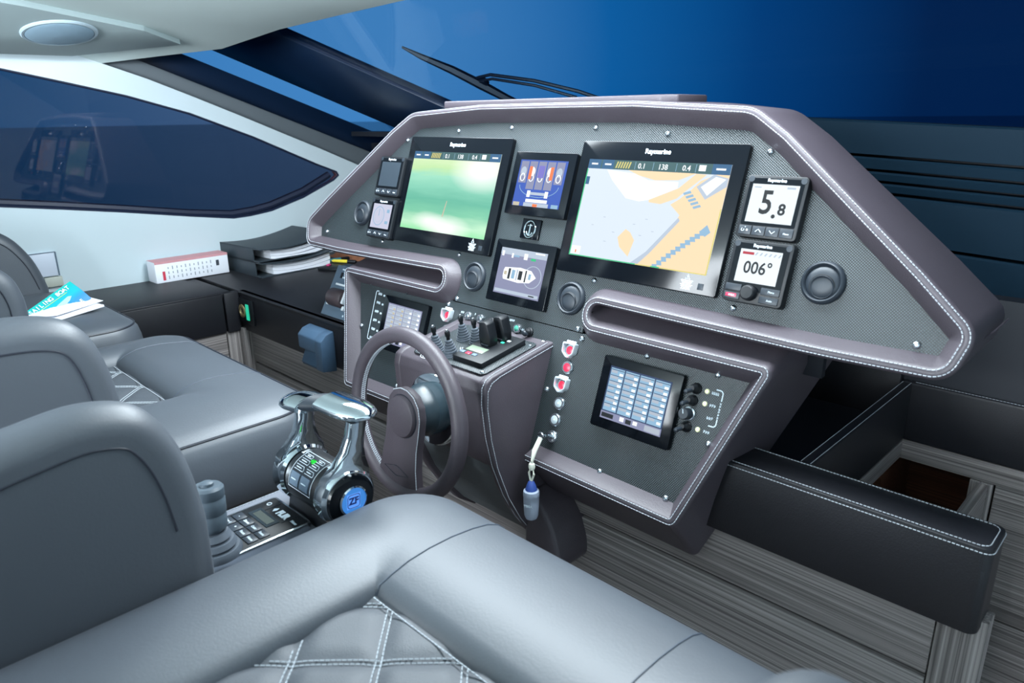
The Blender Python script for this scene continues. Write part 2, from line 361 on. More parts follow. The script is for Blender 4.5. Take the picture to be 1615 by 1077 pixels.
m = MB(DARK); m.prism([(1.768, -.66), (1.768, -.602), (1.84, -.40), (1.95, -.40), (1.95, -.66)], -2.85, 1.3, axes=lambda a, b, c: (c, a, b)); m.build('lower_slope', fa)
MB(DARK).box((-.8, 2.0, -.075), (4.3, .12, .02)).build('windscreen_sill', fa)

# wooden cabinet that runs across under the helm
cb = thing('helm_cabinet', 'grey oak cabinet front running across below the dashboard and the black ledge', 'cabinet', (-1.1, 1.3, -FLOOR))
for x0, x1 in ((-2.47, -.195),):
    MB(WOODX).box(((x0 + x1) / 2, 1.145, -.794), (x1 - x0, .03, .140), .0015).build('plank', cb)
    MB(WOODX).box(((x0 + x1) / 2, 1.145, -1.0225), (x1 - x0, .03, .299), .0015).build('plank', cb)
    MB(WOODX).box(((x0 + x1) / 2, 1.145, -1.316), (x1 - x0, .03, .276), .0015).build('plank', cb)
MB(WOODZ).box((-.160, 1.148, -1.092), (.066, .038, .72), .002).build('post', cb)
MB(WOODZ).box((-2.488, 1.125, -1.092), (.036, .05, .72), .002).build('post', cb)
MB(DARK).box((-1.33, 1.19, -1.05), (2.26, .05, .78)).build('carcass', cb)

# black leather ledge on the right
lg = thing('leather_ledge', 'long black leather covered ledge with white stitching right of the helm', 'ledge', (-.4, 1.14, -.74))
LZ = -.597
prof = fillet([(1.098, -.74, .004), (1.098, LZ, .010), (1.187, LZ, .010), (1.187, -.74, .004)], True, 4)
m = MB(LEDGE)
plan = [(-.90, 1.098), ] + [(p[0], p[1]) for p in fillet([(-.137, 1.098, .028), (-.137, 1.187, .028)], False)]
body = [(-.92, 1.187, 0), (-.92, 1.098, 0), (-.137, 1.098, .016), (-.137, 1.187, .016)]
pl = [(p[0], p[1]) for p in fillet(body, True, 8)]
m.prism(pl, -.742, LZ, bev=.004, seg=3); m.build('ledge_body', lg)
m = MB(THREAD)
for o, z in ((.0065, LZ + .0008), (-.0010, LZ - .0065)):
    q = fillet([(-.60, 1.098 + o, 0), (-.137 - o, 1.098 + o, .014), (-.137 - o, 1.187 - o, .014), (-.60, 1.187 - o, 0)], False, 8)
    m.stitch([(p[0], p[1], z) for p in q], .0058, .0042, .0007)
m.build('stitching', lg, kind='stuff', label='white stitching')

# recess behind the ledge: divider, tray, back wall, stairwell trim
rc = thing('stair_recess', 'black leather recess behind the ledge with a brown stair opening on its right', 'recess', (-.3, 1.5, -.9))
MB(LEDGE).box((-.445, 1.467, -.669), (.022, .556, .142), .006, 3).build('divider', rc)
MB(DARK).box((-.72, 1.467, -.705), (.53, .556, .02), .002).build('tray_floor', rc)
MB(LEDGE).box((.42, 1.755, -.669), (1.76, .024, .142), .006, 3).build('back_panel', rc)
MB(LEDGE).box((-.72, 1.755, -.64), (.52, .024, .12), .004).build('back_panel', rc)
m = MB(THREAD)
for dx in (-.0085, .0085): m.stitch([(-.445 + dx, 1.19, LZ - .0008), (-.445 + dx, 1.745, LZ - .0008)], .0062, .0044, .0006)
for dz, dy in ((-.0008, .008), (-.014, -.0006)): m.stitch([(-.43, 1.7445 + dy, LZ + dz), (1.2, 1.7445 + dy, LZ + dz)], .0066, .0046, .0007)
m.build('stitching', rc, kind='stuff', label='white stitching')
MB(WOODY).box((-.444, 1.467, -.763), (.02, .556, .044), .002).build('rail', rc)
MB(WOODX).box((.42, 1.752, -.7635), (1.76, .024, .046), .002).build('rail', rc)
MB(WOODZ).box((-.266, 1.752, -1.11), (.044, .03, .645), .002).build('post', rc)
MB(WOODX).box((.33, 1.757, -.95), (1.14, .02, .325), .0015).build('plank', rc)
MB(WOODX).box((.33, 1.757, -1.28), (1.14, .02, .325), .0015).build('plank', rc)
MB(BROWN).box((-.37, 2.0, -1.0), (.30, .02, .5)).build('stair_lining', rc)
MB(BROWN).box((-.48, 1.88, -1.0), (.02, .26, .5)).build('stair_lining', rc)
MB(BROWN).box((-.37, 1.88, -1.1), (.24, .26, .02)).build('stair_tread', rc)

# left desk and side shelf
dk = thing('chart_desk', 'black topped desk along the front left of the helm with papers on it', 'desk', (-2.3, 1.5, -.74))
MB(LEDGE).box((-2.21, 1.525, -.604), (1.416, .83, .018), .004, 2).build('desk_top', dk)
m = MB(LEDGE); m.box((-2.105, 1.122, -.668), (.785, .022, .146), .004, 2); m.tube([(-2.49, 1.112, -.599), (-1.72, 1.112, -.599)], .006, 8, flat=.8); m.build('desk_front', dk)
sh = thing('side_shelf', 'low black side shelf along the white wall with a raised lid', 'shelf', (-2.71, .8, -FLOOR))
MB(LEDGE).box((-2.71, .88, -.606), (.42, .42, .018), .003).build('shelf_top', sh)
MB(LEDGE).box((-2.685, .862, -.599), (.37, .375, .012), .004, 2).build('lid', sh)
m = MB(LEDGE); m.box((-2.505, .870, -.67), (.022, .36, .142), .004); m.build('front_panel', sh)
m = MB(LEDGE); m.box((-2.503, 1.083, -.67), (.026, .058, .146), .004); m.build('corner_panel', sh)
MB(WOODY).box((-2.515, .87, -.90), (.02, .36, .314), .001).build('plank', sh)
MB(WOODY).box((-2.515, .87, -1.25), (.02, .36, .38), .001).build('plank', sh)
MB(WOODZ).box((-2.512, 1.083, -1.095), (.022, .06, .71), .001).build('post', sh)

# ------------------------------------------------------------------ dashboard
TILT = 0.32721789; CT, ST = math.cos(TILT), math.sin(TILT); UC = -1.117
PF = frame((0, 1.212, -.2), (1, 0, 0), (0, ST, CT))      # fascia plane: x across, y up the face, z towards the seats
PFI = PF.inverted()
def P(u, v, w=0): return PF @ Vector((u, v, w))
dash = thing('dashboard', 'wide plum-grey leather dashboard with white double stitching and a woven carbon fascia', 'dashboard', (UC, 1.25, -.85))
def mir(p): return (2 * UC - p[0],) + tuple(p[1:])
half = [(-.966, .203), (-.78, .194), (-.63, .174), (-.583, .144), (-.405, .018), (-.256, -.122), (-.248, -.142), (-.266, -.167), (-.60, -.172), (-.905, -.166), (-.914, -.2515)]
poly = half + [mir(p) for p in half[::-1]] + [(UC, .206)]
m = MB(CARBON).at(PF); m.prism(poly, -.005, 0); m.sharp = 20; m.build('fascia_panel', dash, uvM=PFI)
poly = [(-1.319, -.2535), (-.914, -.2535), (-.87, -.250), (-.52, -.250), (-.610, -.536), (-1.644, -.536), (-1.738, -.250), (-1.36, -.250)]
m = MB(CARBON).at(PF); m.prism(poly, -.005, 0); m.build('fascia_panel', dash, uvM=PFI)

# leather surround: one rolled lip that runs round the hood, into the two slots and round both lower consoles
YR = 1.45
UP = ('y', YR); SL = ('v', 0, .125, .0); SL2 = ('v', 0, .115, .036); SIDE = ('v', 0, .30, -.02); BOT = ('v', 0, .085, -.10)
R_ = [(-.891, .220, .25, UP), (-.632, .204, .075, UP), (-.561, .158, 0, UP), (-.306, -.047, 0, UP), (-.222, -.120, .03, UP), (-.240, -.1845, .03, UP),
      (-.412, -.187, 0, UP), (-.46, -.1865, 0, SL), (-.642, -.183, 0, SL), (-.8945, -.1775, .027, SL), (-.8945, -.2365, .027, SL2), (-.50, -.238, .028, SL2),
      (-.497, -.246, 0, SIDE), (-.596, -.530, 0, ('v', 0, .085, -.10)), (-.6015, -.545, .022, BOT), (-.967, -.539, 0, BOT)]
def lowshift(p): return (p[0] - (.022 if p[1] < -.2 and p[0] < -1.5 else 0),) + tuple(p[1:])
L_ = [lowshift(mir(p)) for p in R_[::-1]]
path = L_ + [(UC, .2205, 0, UP)] + R_
pts = []
raw = fillet(path, False, 8)
for i, p in enumerate(raw):
    if i:
        q = pts[-1]; d = math.hypot(p[0] - q[0], p[1] - q[1])
        if d < .0006: continue
    pts.append((p[0], p[1], p[2]))
dense = []
def dep(ex, w):
    return Vector((-.020 * (w.x - UC) / .88, ex[1] - w.y, -.028 * max(0, abs(w.x - UC) / .88 - .4) / .6)) if ex[0] == 'y' else Vector(ex[1:])
for a, b in zip(pts, pts[1:]):
    d = math.hypot(a[0] - b[0], a[1] - b[1]); k = max(1, int(d / .03))
    for j in range(k):
        t = j / k; dense.append((a[0] + (b[0] - a[0]) * t, a[1] + (b[1] - a[1]) * t, a[2], b[2], t))
dense.append((pts[-1][0], pts[-1][1], pts[-1][2], pts[-1][2], 0))
prof = [(.029, -.004), (.0275, .0015), (.0095, .0255), (.006, .0298), (.0, .0322), (-.006, .0300), (-.0095, .0240)]
rings = []; s1 = []; s2 = []
for i, d in enumerate(dense):
    a = dense[max(0, i - 1)]; b = dense[min(len(dense) - 1, i + 1)]
    t = Vector((b[0] - a[0], b[1] - a[1])).normalized(); n = Vector((t.y, -t.x)); c = Vector((d[0], d[1]))
    ring = []
    for e, w in prof:
        q = c + n * e; ring.append(P(q.x, q.y, w))
    D = dep(d[2], ring[-1]).lerp(dep(d[3], ring[-1]), d[4])
    for k in (.02, .33, .66, 1.0): ring.append(ring[6] + D * k)
    rings.append(ring)
    for lst, e in ((s1, .0045), (s2, -.0052)):
        q = c + n * e; lst.append(P(q.x, q.y, .0322 if e > 0 else .0312))
m = MB(LEATHER); m.loft(rings, closed=False); m.sharp = 50; m.build('leather_surround', dash)
m = MB(THREAD); m.stitch(s1, .0064, .0048, .0008); m.stitch(s2, .0064, .0048, .0008); m.build('stitching', dash, kind='stuff', label='white double stitching')
m = MB(DARK); m.box((-.69, 1.262, -.40), (.46, .015, .12)); m.build('slot_lining', dash)
m = MB(DARK); m.box((2 * UC + .69, 1.262, -.40), (.50, .015, .12)); m.build('slot_lining', dash)
m = MB(LEATHER); m.prism([(-1.53, 1.30), (-.86, 1.30), (-.83, 1.32), (-.84, 1.45), (-1.52, 1.45), (-1.56, 1.33)], .016, .036, bev=.004); m.build('top_slab', dash)
m = MB(LEATHER); m.tube([P(-.2355, -.156, .02), (-.222, 1.30, -.333), (-.231, 1.45, -.346)], .0016, 6); m.build('piping', dash)

SCREW = [(-1.638, .144), (-1.436, .171), (-1.249, .18), (-1.804, .034), (-1.944, -.141), (-1.659, -.14), (-1.337, -.138), (-.998, .181), (-.816, .17), (-.596, .14), (-.433, .03), (-.912, -.14), (-.596, -.143), (-.293, -.147),
         (-.926, -.246), (-.909, -.264), (-1.011, -.294), (-.747, -.265), (-.594, -.266), (-.581, -.391), (-.638, -.514), (-.793, -.514), (-.972, -.389), (-1.667, -.26), (-1.506, -.26), (-1.675, -.383), (-1.312, -.245), (-1.338, -.262), (-1.47, -.507)]
proto = None
sm = MB(STEEL); sm.lathe([(.0055, 0), (.0055, .002), (.0042, .0042), (.0022, .0048), (.0022, .0025), (0, .0025)], 10)
for u, v in SCREW:
    if proto is None:
        m = MB(STEEL).at(PF @ T((u, v, 0))); m.lathe([(.0062, 0), (.0062, .0022), (.0046, .0046), (.0024, .0054), (.0024, .003), (0, .003)], 10); proto = m.build('screw', dash); p0 = (u, v)
    else:
        o = proto.copy(); scene.collection.objects.link(o); o.location = PF.to_3x3() @ Vector((u - p0[0], v - p0[1], 0))

# centre pod
XA, XB = -1.286, -.984
side = [(1.13, -.470), (.935, -.503), (.918, -.512), (.912, -.535), (.916, -.60), (.930, -.68), (.955, -.755), (.985, -.82), (1.03, -.89), (1.075, -.945), (1.13, -.985), (1.16, -.985), (1.16, -.47)]
YZ = lambda a, b, c: (c, a, b)
m = MB(LEATHER)
m.prism(side, XB - .022, XB, bev=.004, axes=YZ); m.prism(side, XA, XA + .022, bev=.004, axes=YZ)
up = [(1.13, -.4715), (.935, -.5045), (.918, -.5135), (.9125, -.535), (.9165, -.60), (.930, -.680), (.938, -.708), (1.16, -.708), (1.16, -.4715)]
m.prism(up, XA + .018, XB - .018, bev=.0035, axes=YZ)
m.prism([(-.99, -.80), (-.965, -.803), (-.935, -.825), (-.905, -.868), (-.888, -.92), (-.886, -.955), (-.90, -.975), (-.99, -.988)], 1.03, 1.145, bev=.010, axes=lambda a, b, c: (a, c, b)); m.sharp = 50
pod = m.build('console_pod', dash)
lo = [(.958, -.714), (.972, -.755), (1.0, -.82), (1.045, -.89), (1.09, -.945), (1.14, -.98), (1.16, -.98), (1.16, -.714)]
m = MB(mat('kick_panel_grey', S(72, 78, 82), .55)); m.prism(lo, XA + .02, XB - .024, bev=.003, axes=YZ); m.build('kick_panel', dash)
m = MB(THREAD)
ln = [(1.11, -.4735), (.95, -.5005), (.925, -.509), (.9135, -.525), (.9115, -.56), (.9205, -.635), (.937, -.705), (.968, -.786), (1.005, -.853), (1.06, -.928), (1.10, -.963)]
lf = [Vector((0, p[0], p[1])) for p in ln]
m.stitch([p + Vector((XB + .0008, .008, -.006)) for p in lf], .006, .0045, .0008); m.stitch([p + Vector((XB - .0065, -.0022, .0026)) for p in lf], .006, .0045, .0008); m.stitch([p + Vector((XA - .0004, .006, -.006)) for p in lf], .006, .0045, .0008)
m.build('pod_stitching', pod, kind='stuff', label='white stitching')
KF = frame((0, 1.1, -.4765), (1, 0, 0), (0, .986, .1625))    # pod top plane
def K(x, y, z=0): return KF @ Vector((x, (y - 1.1) / .986, z))
m = MB(CARBON).at(KF); m.prism(rrect(.232, .168, .012, -1.122, -.088), 0, .003, bev=.001); m.build('top_plate', pod, uvM=KF.inverted())
for x, y in ((-1.016, .938), (-1.016, 1.080), (-1.228, .938), (-1.228, 1.080), (-1.122, 1.085)):
    m = MB(STEEL).at(T(K(x, y, .003)) @ KF.to_3x3().to_4x4()); m.lathe([(.0045, 0), (.0045, .0018), (.003, .0035), (0, .0035)], 10); m.build('screw', pod)
m = MB(MARK)
for x, y in ((-1.186, .935), (-1.138, .935), (-1.176, 1.005), (-1.133, 1.005)):
    for r in (.013, .018):
        a = [(x + r * math.cos(t), y + r * math.sin(t) * .9) for t in [PI * (1.15 + .6 * k / 6) for k in range(7)]]
        m.tube([K(p[0], p[1], .0032) for p in a], .0009, 4)
m.build('lever_markings', pod)

# printed markings on the fascia
m = MB(MARK).at(PF)
def line(pts, w=.0011): m.tube([(p[0], p[1], .0004) for p in pts], w, 4, flat=.3, up=Vector((0, 0, 1)))
line([(p[0], p[1]) for p in fillet([(-.590, -.2925, 0), (-.576, -.2925, .006), (-.576, -.311, 0)], False)]); line([(p[0], p[1]) for p in fillet([(-.576, -.344, 0), (-.576, -.3595, .006), (-.590, -.3595, 0)], False)])
def small_print(u, v, w, h=.0052, step=.0034):
    n = max(1, int(w / step))
    for i in range(n):
        x = u - w / 2 + (i + .5) * w / n; k = random.choice((0, 1, 2))
        m.box((x - .0009, v, .0004), (.0009, h, .0004)); m.box((x + .0003, v + (h / 2 - .0005) * (k - 1), .0004), (.0022, .0010, .0004)); m.box((x + .0009, v + h * .1 * k, .0004), (.0008, h * .7, .0004))
for k in range(6): small_print(-.576, -.3155 - k * .0052, .0036, .0038)
for v, w in ((-.3, .015), (-.323, .013), (-.346, .013), (-.372, .013)): small_print(-.5905, v, w)
line([(p[0], p[1]) for p in fillet([(-1.628, -.2765, 0), (-1.640, -.2765, .005), (-1.640, -.4120, .005), (-1.628, -.4120, 0)], False)], .0012)
for k in range(6):
    v = -.283 - k * .0247
    small_print(-1.6215, v, .017, .007); m.box((-1.602, v - .002, .0004), (.007, .005, .0006))
for u, v, w in ((-1.283, -.274, .012), (-1.283, -.284, .006), (-1.238, -.271, .005), (-1.116, -.263, .016), (-1.076, -.278, .011)): small_print(u, v, w)
m.build('printed_markings', dash, kind='stuff', label='small white lettering and brackets beside the switches')

# ------------------------------------------------------------------ displays
def uvscreen(name, parent, u, v, W, H, w, material):
    m = MB(material).at(PF); m.box((u, v, w - .0006), (W, H, .0012))
    o = m.build(name, parent, uvM=T((.5, .5, 0)) @ Matrix.Diagonal((1 / W, 1 / H, 1, 1)) @ T((-u, -v, 0)) @ PFI, smooth=False); return o
def bezel(parent, u, v, W, H, d, r=.004, bev=.002, M=None, name='bezel'):
    m = MB(M or BEZEL).at(PF); m.prism(rrect(W, H, r, u, v), 0, d, bev=bev); return m.build(name, parent)
class GX:
    """flat screen graphics in 0..1 coordinates of a screen"""
    def __init__(s, u, v, W, H, w): s.a = (u - W / 2, v - H / 2, W, H, w); s.m = MB().at(PF); s.k = 1
    def c(s, p): return (s.a[0] + p[0] * s.a[2], s.a[1] + p[1] * s.a[3])
    def poly(s, pts, M, k=None):
        q = [s.c(p) for p in pts]; z = s.a[4] + (k or s.k) * .00012; s.m.use(M); s.m.prism(q, z - .00005, z); return s
    def rect(s, x0, y0, x1, y1, M, k=None): return s.poly([(x0, y0), (x1, y0), (x1, y1), (x0, y1)], M, k)
    def disc(s, x, y, rx, ry, M, k=None, n=20): return s.poly([(x + rx * math.cos(2 * PI * i / n), y + ry * math.sin(2 * PI * i / n)) for i in range(n)], M, k)
    def ring(s, x, y, rx, ry, t, M, k=None, a0=0, a1=2 * PI, n=24):
        for i in range(n):
            p, q = a0 + (a1 - a0) * i / n, a0 + (a1 - a0) * (i + 1) / n
            s.poly([(x + rx * math.cos(p), y + ry * math.sin(p)), (x + rx * math.cos(q), y + ry * math.sin(q)), (x + (rx - t) * math.cos(q), y + (ry - t) * math.sin(q)), (x + (rx - t) * math.cos(p), y + (ry - t) * math.sin(p))], M, k)
        return s
    def text(s, t, size, x, y, M, k=None, align='CENTER', bold=0, sx=1.0, shear=0):
        c = s.c((x, y)); s.m.use(M); s.m.text(t, size, c[0], c[1], s.a[4] + (k or s.k) * .00012, align, bold, shear, .00005, sx); return s
    def build(s, parent, name='screen_graphics'): return s.m.build(name, parent, smooth=False)
E_WHITE = emat('screen_white', S(242, 247, 252), 1.1); E_PALE = emat('screen_pale', S(220, 232, 244), .93); E_LAND = emat('screen_land', S(252, 219, 176), .95); E_LAND2 = emat('screen_land_deep', S(248, 206, 150), 1.0)
E_GREY = emat('screen_grey', S(188, 202, 220), .9); E_STEEL = emat('screen_steel', S(142, 182, 212), .95); E_BAR = emat('screen_bar', S(52, 100, 104), .8); E_BARB = emat('screen_bar_blue', S(24, 92, 140), .9); E_YEL = emat('screen_yellow', S(226, 214, 120), .9); E_GREEN = emat('screen_green', S(40, 200, 130), .9)
E_BLUE = emat('screen_blue', S(38, 84, 190), .9); E_LILAC = emat('screen_lilac', S(148, 152, 186), .8); E_LCD = emat('screen_lcd', S(222, 234, 242), 1.1); E_INK = emat('screen_ink', S(22, 30, 40), .6); E_ORG = emat('screen_orange', S(240, 120, 60), 1); E_NAVY = emat('screen_navy', S(40, 62, 104), .8); E_ROW = emat('screen_rows', S(190, 200, 215), .8); E_PURP = emat('screen_violet', S(120, 112, 205), .9); E_RED = emat('screen_red', S(190, 40, 60), .9); E_WRM = emat('screen_warm', S(214, 204, 178), .8); E_LAV = emat('screen_lavender', S(204, 206, 228), .9)
def toolbar(g):
    g.rect(0, .905, 1, 1, E_BAR, 1); g.rect(0, .905, .1, 1, E_BARB, 2); g.rect(.11, .905, .2, 1, E_BARB, 2); g.rect(.885, .905, 1, 1, E_BARB, 2)
    for x, w, M in ((.05, .05, E_WHITE), (.155, .05, E_WHITE), (.94, .06, E_WHITE)): g.rect(x - w / 2, .945, x + w / 2, .962, M, 3)
    for i in range(6): g.poly([(.215 + i * .019, .92), (.225 + i * .019, .92), (.235 + i * .019, .985), (.225 + i * .019, .985)], E_YEL, 3)
    for x, t in ((.41, '0.1'), (.56, '138'), (.72, '0.4')): g.text(t, .015, x, .948, E_WHITE, 3, bold=.0002)
    g.rect(.80, .93, .845, .985, E_WHITE, 3)
    for x in (.36, .49, .65, .78): g.rect(x, .915, x + .003, .99, E_STEEL, 3)

def mfd(u, v, label):
    t = thing('chart_display', label, 'display', P(u, v - .14, 0), 'large displays in the dashboard')
    bezel(t, u, v, .382, .2815, .012, .005, .003); SW, SH, sv = .329, .2055, v - .001
    return t, SW, SH, sv
def warn(t, u, v):
    m = MB(MARK).at(PF); m.text('Raymarine', .0140, u, v + .1215, .0122, bold=.00025)
    x, y = u + .128, v - .1135
    m.tube([(x - .005, y - .001, .0122), (x + .005, y - .001, .0122), (x, y + .008, .0122)], .0006, 4, closed=True); m.box((x, y + .003, .0122), (.0008, .004, .0004))
    for k in range(7): m.box((x, y - .004 - k * .0027, .0122), (.026 - (k % 3) * .004 - (.006 if k == 6 else 0), .0012, .0003))
    m.build('bezel_print', t, kind='stuff', label='white maker lettering and warning print')
    m = MB(PLASTIC2).at(PF); m.box((u + .158, y - .012, .0122), (.012, .012, .0008), .0003); m.build('card_slot', t)
# right: harbour chart
u, v = -.821, .009
t, SW, SH, sv = mfd(u, v, 'large screen showing a harbour chart in pale blue and sand colours')
sc = uvscreen('screen', t, u, sv, SW, SH, .0126, E_PALE); g = GX(u, sv, SW, SH, .0126)
g.poly([(.157, .9), (.376, .873), (.481, .817), (.687, .819), (.69, .76), (.513, .631), (.446, .608), (.345, .628), (.214, .795)], E_WHITE, 1)
g.poly([(.32, .906), (.791, .906), (.684, .835), (.527, .821), (.402, .859)], E_LAND, 2)
g.poly([(.513, .631), (.697, .759), (.792, .904), (.86, .9), (.745, .734), (.70, .664), (.60, .60), (.517, .608)], E_LAND, 2)
g.poly([(.512, .0), (.728, .442), (.744, .513), (.668, .603), (.715, .654), (.78, .75), (.83, .84), (.92, .905), (1, .905), (1, 0)], E_LAND, 2)
g.poly([(.812, .785), (.906, .905), (.998, .876), (.998, .80), (.883, .673)], E_GREY, 3); g.poly([(.84, .785), (.92, .885), (.985, .865), (.89, .71)], E_WHITE, 4)
g.poly([(.35, .239), (.397, .328), (.435, .30), (.475, .229), (.455, .065), (.379, .147)], E_LAND, 2)
g.poly([(.475, .0), (.575, .136), (.742, .49), (.755, .46), (.60, .125), (.53, .0)], E_GREY, 3)
for i in range(5):
    a = i / 5; x, y = .735 + .10 * a, .72 - .15 * a
    g.poly([(x, y), (x + .045, y + .025), (x + .055, y + .005), (x + .01, y - .02)], E_STEEL, 4)
for i in range(11):
    a = i / 10; x, y = .915 - .26 * a, .36 - .36 * a + .05 * a * (1 - a)
    g.poly([(x - .02, y + .03), (x + .012, y + .035), (x + .022, max(0, y - .01)), (x - .012, max(0, y - .015))], E_STEEL, 4)
g.poly([(.90, .39), (.935, .45), (.965, .385), (.935, .34)], E_STEEL, 5)
for x, y in ((.13, .33), (.21, .42), (.30, .28), (.44, .38), (.52, .44), (.58, .33), (.25, .18), (.50, .28)): g.rect(x, y, x + .018, y + .006, E_GREY, 3)
g.rect(0, .74, .035, .82, E_BARB, 4); g.rect(.015, .02, .085, .10, E_WHITE, 3); g.rect(.045, .03, .055, .06, E_ORG, 4)
g.rect(0, 0, .008, .9, E_GREEN, 5); g.rect(0, 0, .52, .010, E_GREEN, 5); g.rect(.52, 0, 1, .010, E_YEL, 5); g.rect(.992, 0, 1, .6, E_YEL, 5); g.rect(.63, 0, .69, .012, E_GREEN, 6)
toolbar(g); g.build(sc); warn(t, u, v)
# left: camera picture of the water
def camera_picture():
    m = bpy.data.materials.new('camera_picture'); m.use_nodes = True; n = m.node_tree; b = n.nodes['Principled BSDF']
    b.inputs['Base Color'].default_value = (.01, .01, .01, 1); b.inputs['Roughness'].default_value = .2; b.inputs['Emission Strength'].default_value = 1
    uv = n.nodes.new('ShaderNodeUVMap'); uv.uv_map = 'plane'; sx = n.nodes.new('ShaderNodeSeparateXYZ'); n.links.new(uv.outputs[0], sx.inputs[0])
    nz = n.nodes.new('ShaderNodeTexNoise'); nz.inputs['Scale'].default_value = 4; mp = n.nodes.new('ShaderNodeMapping'); mp.inputs['Scale'].default_value = (.7, 3, 1)
    n.links.new(uv.outputs[0], mp.inputs[0]); n.links.new(mp.outputs[0], nz.inputs['Vector'])
    ad = n.nodes.new('ShaderNodeMath'); ad.operation = 'MULTIPLY_ADD'; ad.inputs[1].default_value = .16; n.links.new(nz.outputs['Fac'], ad.inputs[0])
    su = n.nodes.new('ShaderNodeMath'); su.operation = 'SUBTRACT'; su.inputs[1].default_value = .08; n.links.new(sx.outputs['Y'], su.inputs[0]); n.links.new(su.outputs[0], ad.inputs[2])
    r = n.nodes.new('ShaderNodeValToRGB')
    for i, (p, c) in enumerate(((0, S(150, 226, 168)), (.10, S(186, 232, 196)), (.24, S(118, 196, 160)), (.40, S(92, 178, 150)), (.55, S(124, 200, 172)), (.70, S(150, 216, 186)), (.80, S(186, 224, 160)), (.90, S(206, 230, 178)), (1, S(214, 236, 220)))):
        e = r.color_ramp.elements[i] if i < 2 else r.color_ramp.elements.new(p)
        e.position = p; e.color = c
    n.links.new(ad.outputs[0], r.inputs[0])
    def blob(cx, cy, kx, ky, prev, amt):
        mp2 = n.nodes.new('ShaderNodeMapping'); mp2.inputs['Location'].default_value = (-cx * kx, -cy * ky, 0); mp2.inputs['Scale'].default_value = (kx, ky, 0)
        gr = n.nodes.new('ShaderNodeTexGradient'); gr.gradient_type = 'SPHERICAL'; n.links.new(uv.outputs[0], mp2.inputs[0]); n.links.new(mp2.outputs[0], gr.inputs[0])
        k = n.nodes.new('ShaderNodeMath'); k.operation = 'MULTIPLY'; k.inputs[1].default_value = amt; n.links.new(gr.outputs['Fac'], k.inputs[0])
        mx = n.nodes.new('ShaderNodeMix'); mx.data_type = 'RGBA'; mx.inputs[7].default_value = S(250, 250, 246); n.links.new(k.outputs[0], mx.inputs[0]); n.links.new(prev, mx.inputs[6]); return mx.outputs[2]
    c = blob(.55, .06, 3.2, 5.5, r.outputs[0], 1.1); c = blob(.34, .13, 4.5, 8, c, .9); c = blob(.84, .80, 2.6, 3.4, c, 1.2)
    n.links.new(c, b.inputs['Emission Color']); return m
u, v = -1.416, .011
t, SW, SH, sv = mfd(u, v, 'large screen showing a green camera picture of churning water')
sc = uvscreen('screen', t, u, sv, SW, SH, .0126, camera_picture()); g = GX(u, sv, SW, SH, .0126); toolbar(g)
g.poly([(.485, .20), (.50, .20), (.515, .40), (.507, .40)], E_WRM, 2); g.build(sc); warn(t, u, v)

def panel_display(u, v, label, depth=.013):
    t = thing('engine_display', label, 'display', P(u, v - .072, 0), 'small square displays in the dashboard')
    bezel(t, u, v, .1825, .1445, depth, .004, .0025); return t, GX(u, v + .001, .142, .106, depth + .0006)
# blue engine page
t, g = panel_display(-1.1125, .049, 'small screen with a blue engine gauge page between the two large screens')
sc = uvscreen('screen', t, -1.1125, .050, .142, .106, .0136, E_BLUE)
for i in range(5):
    x0 = .03 + i * .19; g.rect(x0, .50 - (.13 if i in (1, 2, 3) else 0), x0 + .165, .97, E_LILAC, 1)
    g.disc(x0 + .08, .75, .06, .10, E_GREY if i in (0, 4) else E_WHITE, 2); g.ring(x0 + .08, .62, .055, .09, .02, E_WHITE, 3)
for i in (1, 3): g.rect(.03 + i * .19 + .01 + (.07 if i == 3 else 0), .58, .03 + i * .19 + .075 + (.07 if i == 3 else 0), .86, E_ORG, 4)
g.rect(.03 + .38 + .02, .62, .03 + .38 + .145, .88, E_PURP, 4); g.ring(.5, .45, .42, .25, .012, E_STEEL, 2, PI, 2 * PI)
g.rect(.33, .25, .70, .31, E_GREY, 3); g.rect(.28, .20, .35, .34, E_WHITE, 4); g.rect(.66, .20, .73, .34, E_WHITE, 4); g.rect(.28, .09, .74, .16, E_WHITE, 3); g.rect(.25, .0, .78, .08, E_GREY, 3); g.rect(.45, .0, .55, .06, E_ORG, 4); g.rect(.02, .0, .16, .08, E_WRM, 3); g.rect(.84, .0, .98, .08, E_STEEL, 3); g.build(sc)
# grey ship-status page
t, g = panel_display(-1.1125, -.156, 'small grey screen showing a white boat plan, under the anchor badge')
sc = uvscreen('screen', t, -1.1125, -.155, .142, .106, .0136, E_LILAC)
g.rect(0, .86, 1, 1, E_GREY, 1); g.rect(.03, .82, .08, .93, E_WHITE, 2); g.rect(.25, .80, .29, .9, E_WHITE, 2); g.rect(.52, .8, .60, .93, E_WHITE, 2); g.rect(.30, .83, .42, .87, E_STEEL, 2); g.rect(.68, .80, .78, .85, E_GREEN, 2); g.rect(.75, .95, .95, .98, E_WHITE, 2)
g.poly([(.14, .38), (.16, .32), (.5, .29), (.74, .33), (.86, .46), (.74, .59), (.5, .62), (.16, .58), (.14, .52)], E_WHITE, 2); g.ring(.78, .46, .19, .24, .015, E_GREY, 1)
for x0, x1, y0, y1, M in ((.25, .30, .34, .57, E_INK), (.33, .40, .36, .55, E_STEEL), (.43, .46, .34, .57, E_GREY), (.48, .56, .36, .55, E_INK), (.62, .65, .33, .58, E_INK), (.70, .75, .40, .52, E_STEEL)): g.rect(x0, y0, x1, y1, M, 3)
g.poly([(.16, .42), (.22, .42), (.22, .5), (.16, .5)], E_WRM, 3); g.rect(.02, .03, .98, .10, E_GREY, 2); g.rect(.78, .05, .9, .075, E_INK, 3); g.build(sc)
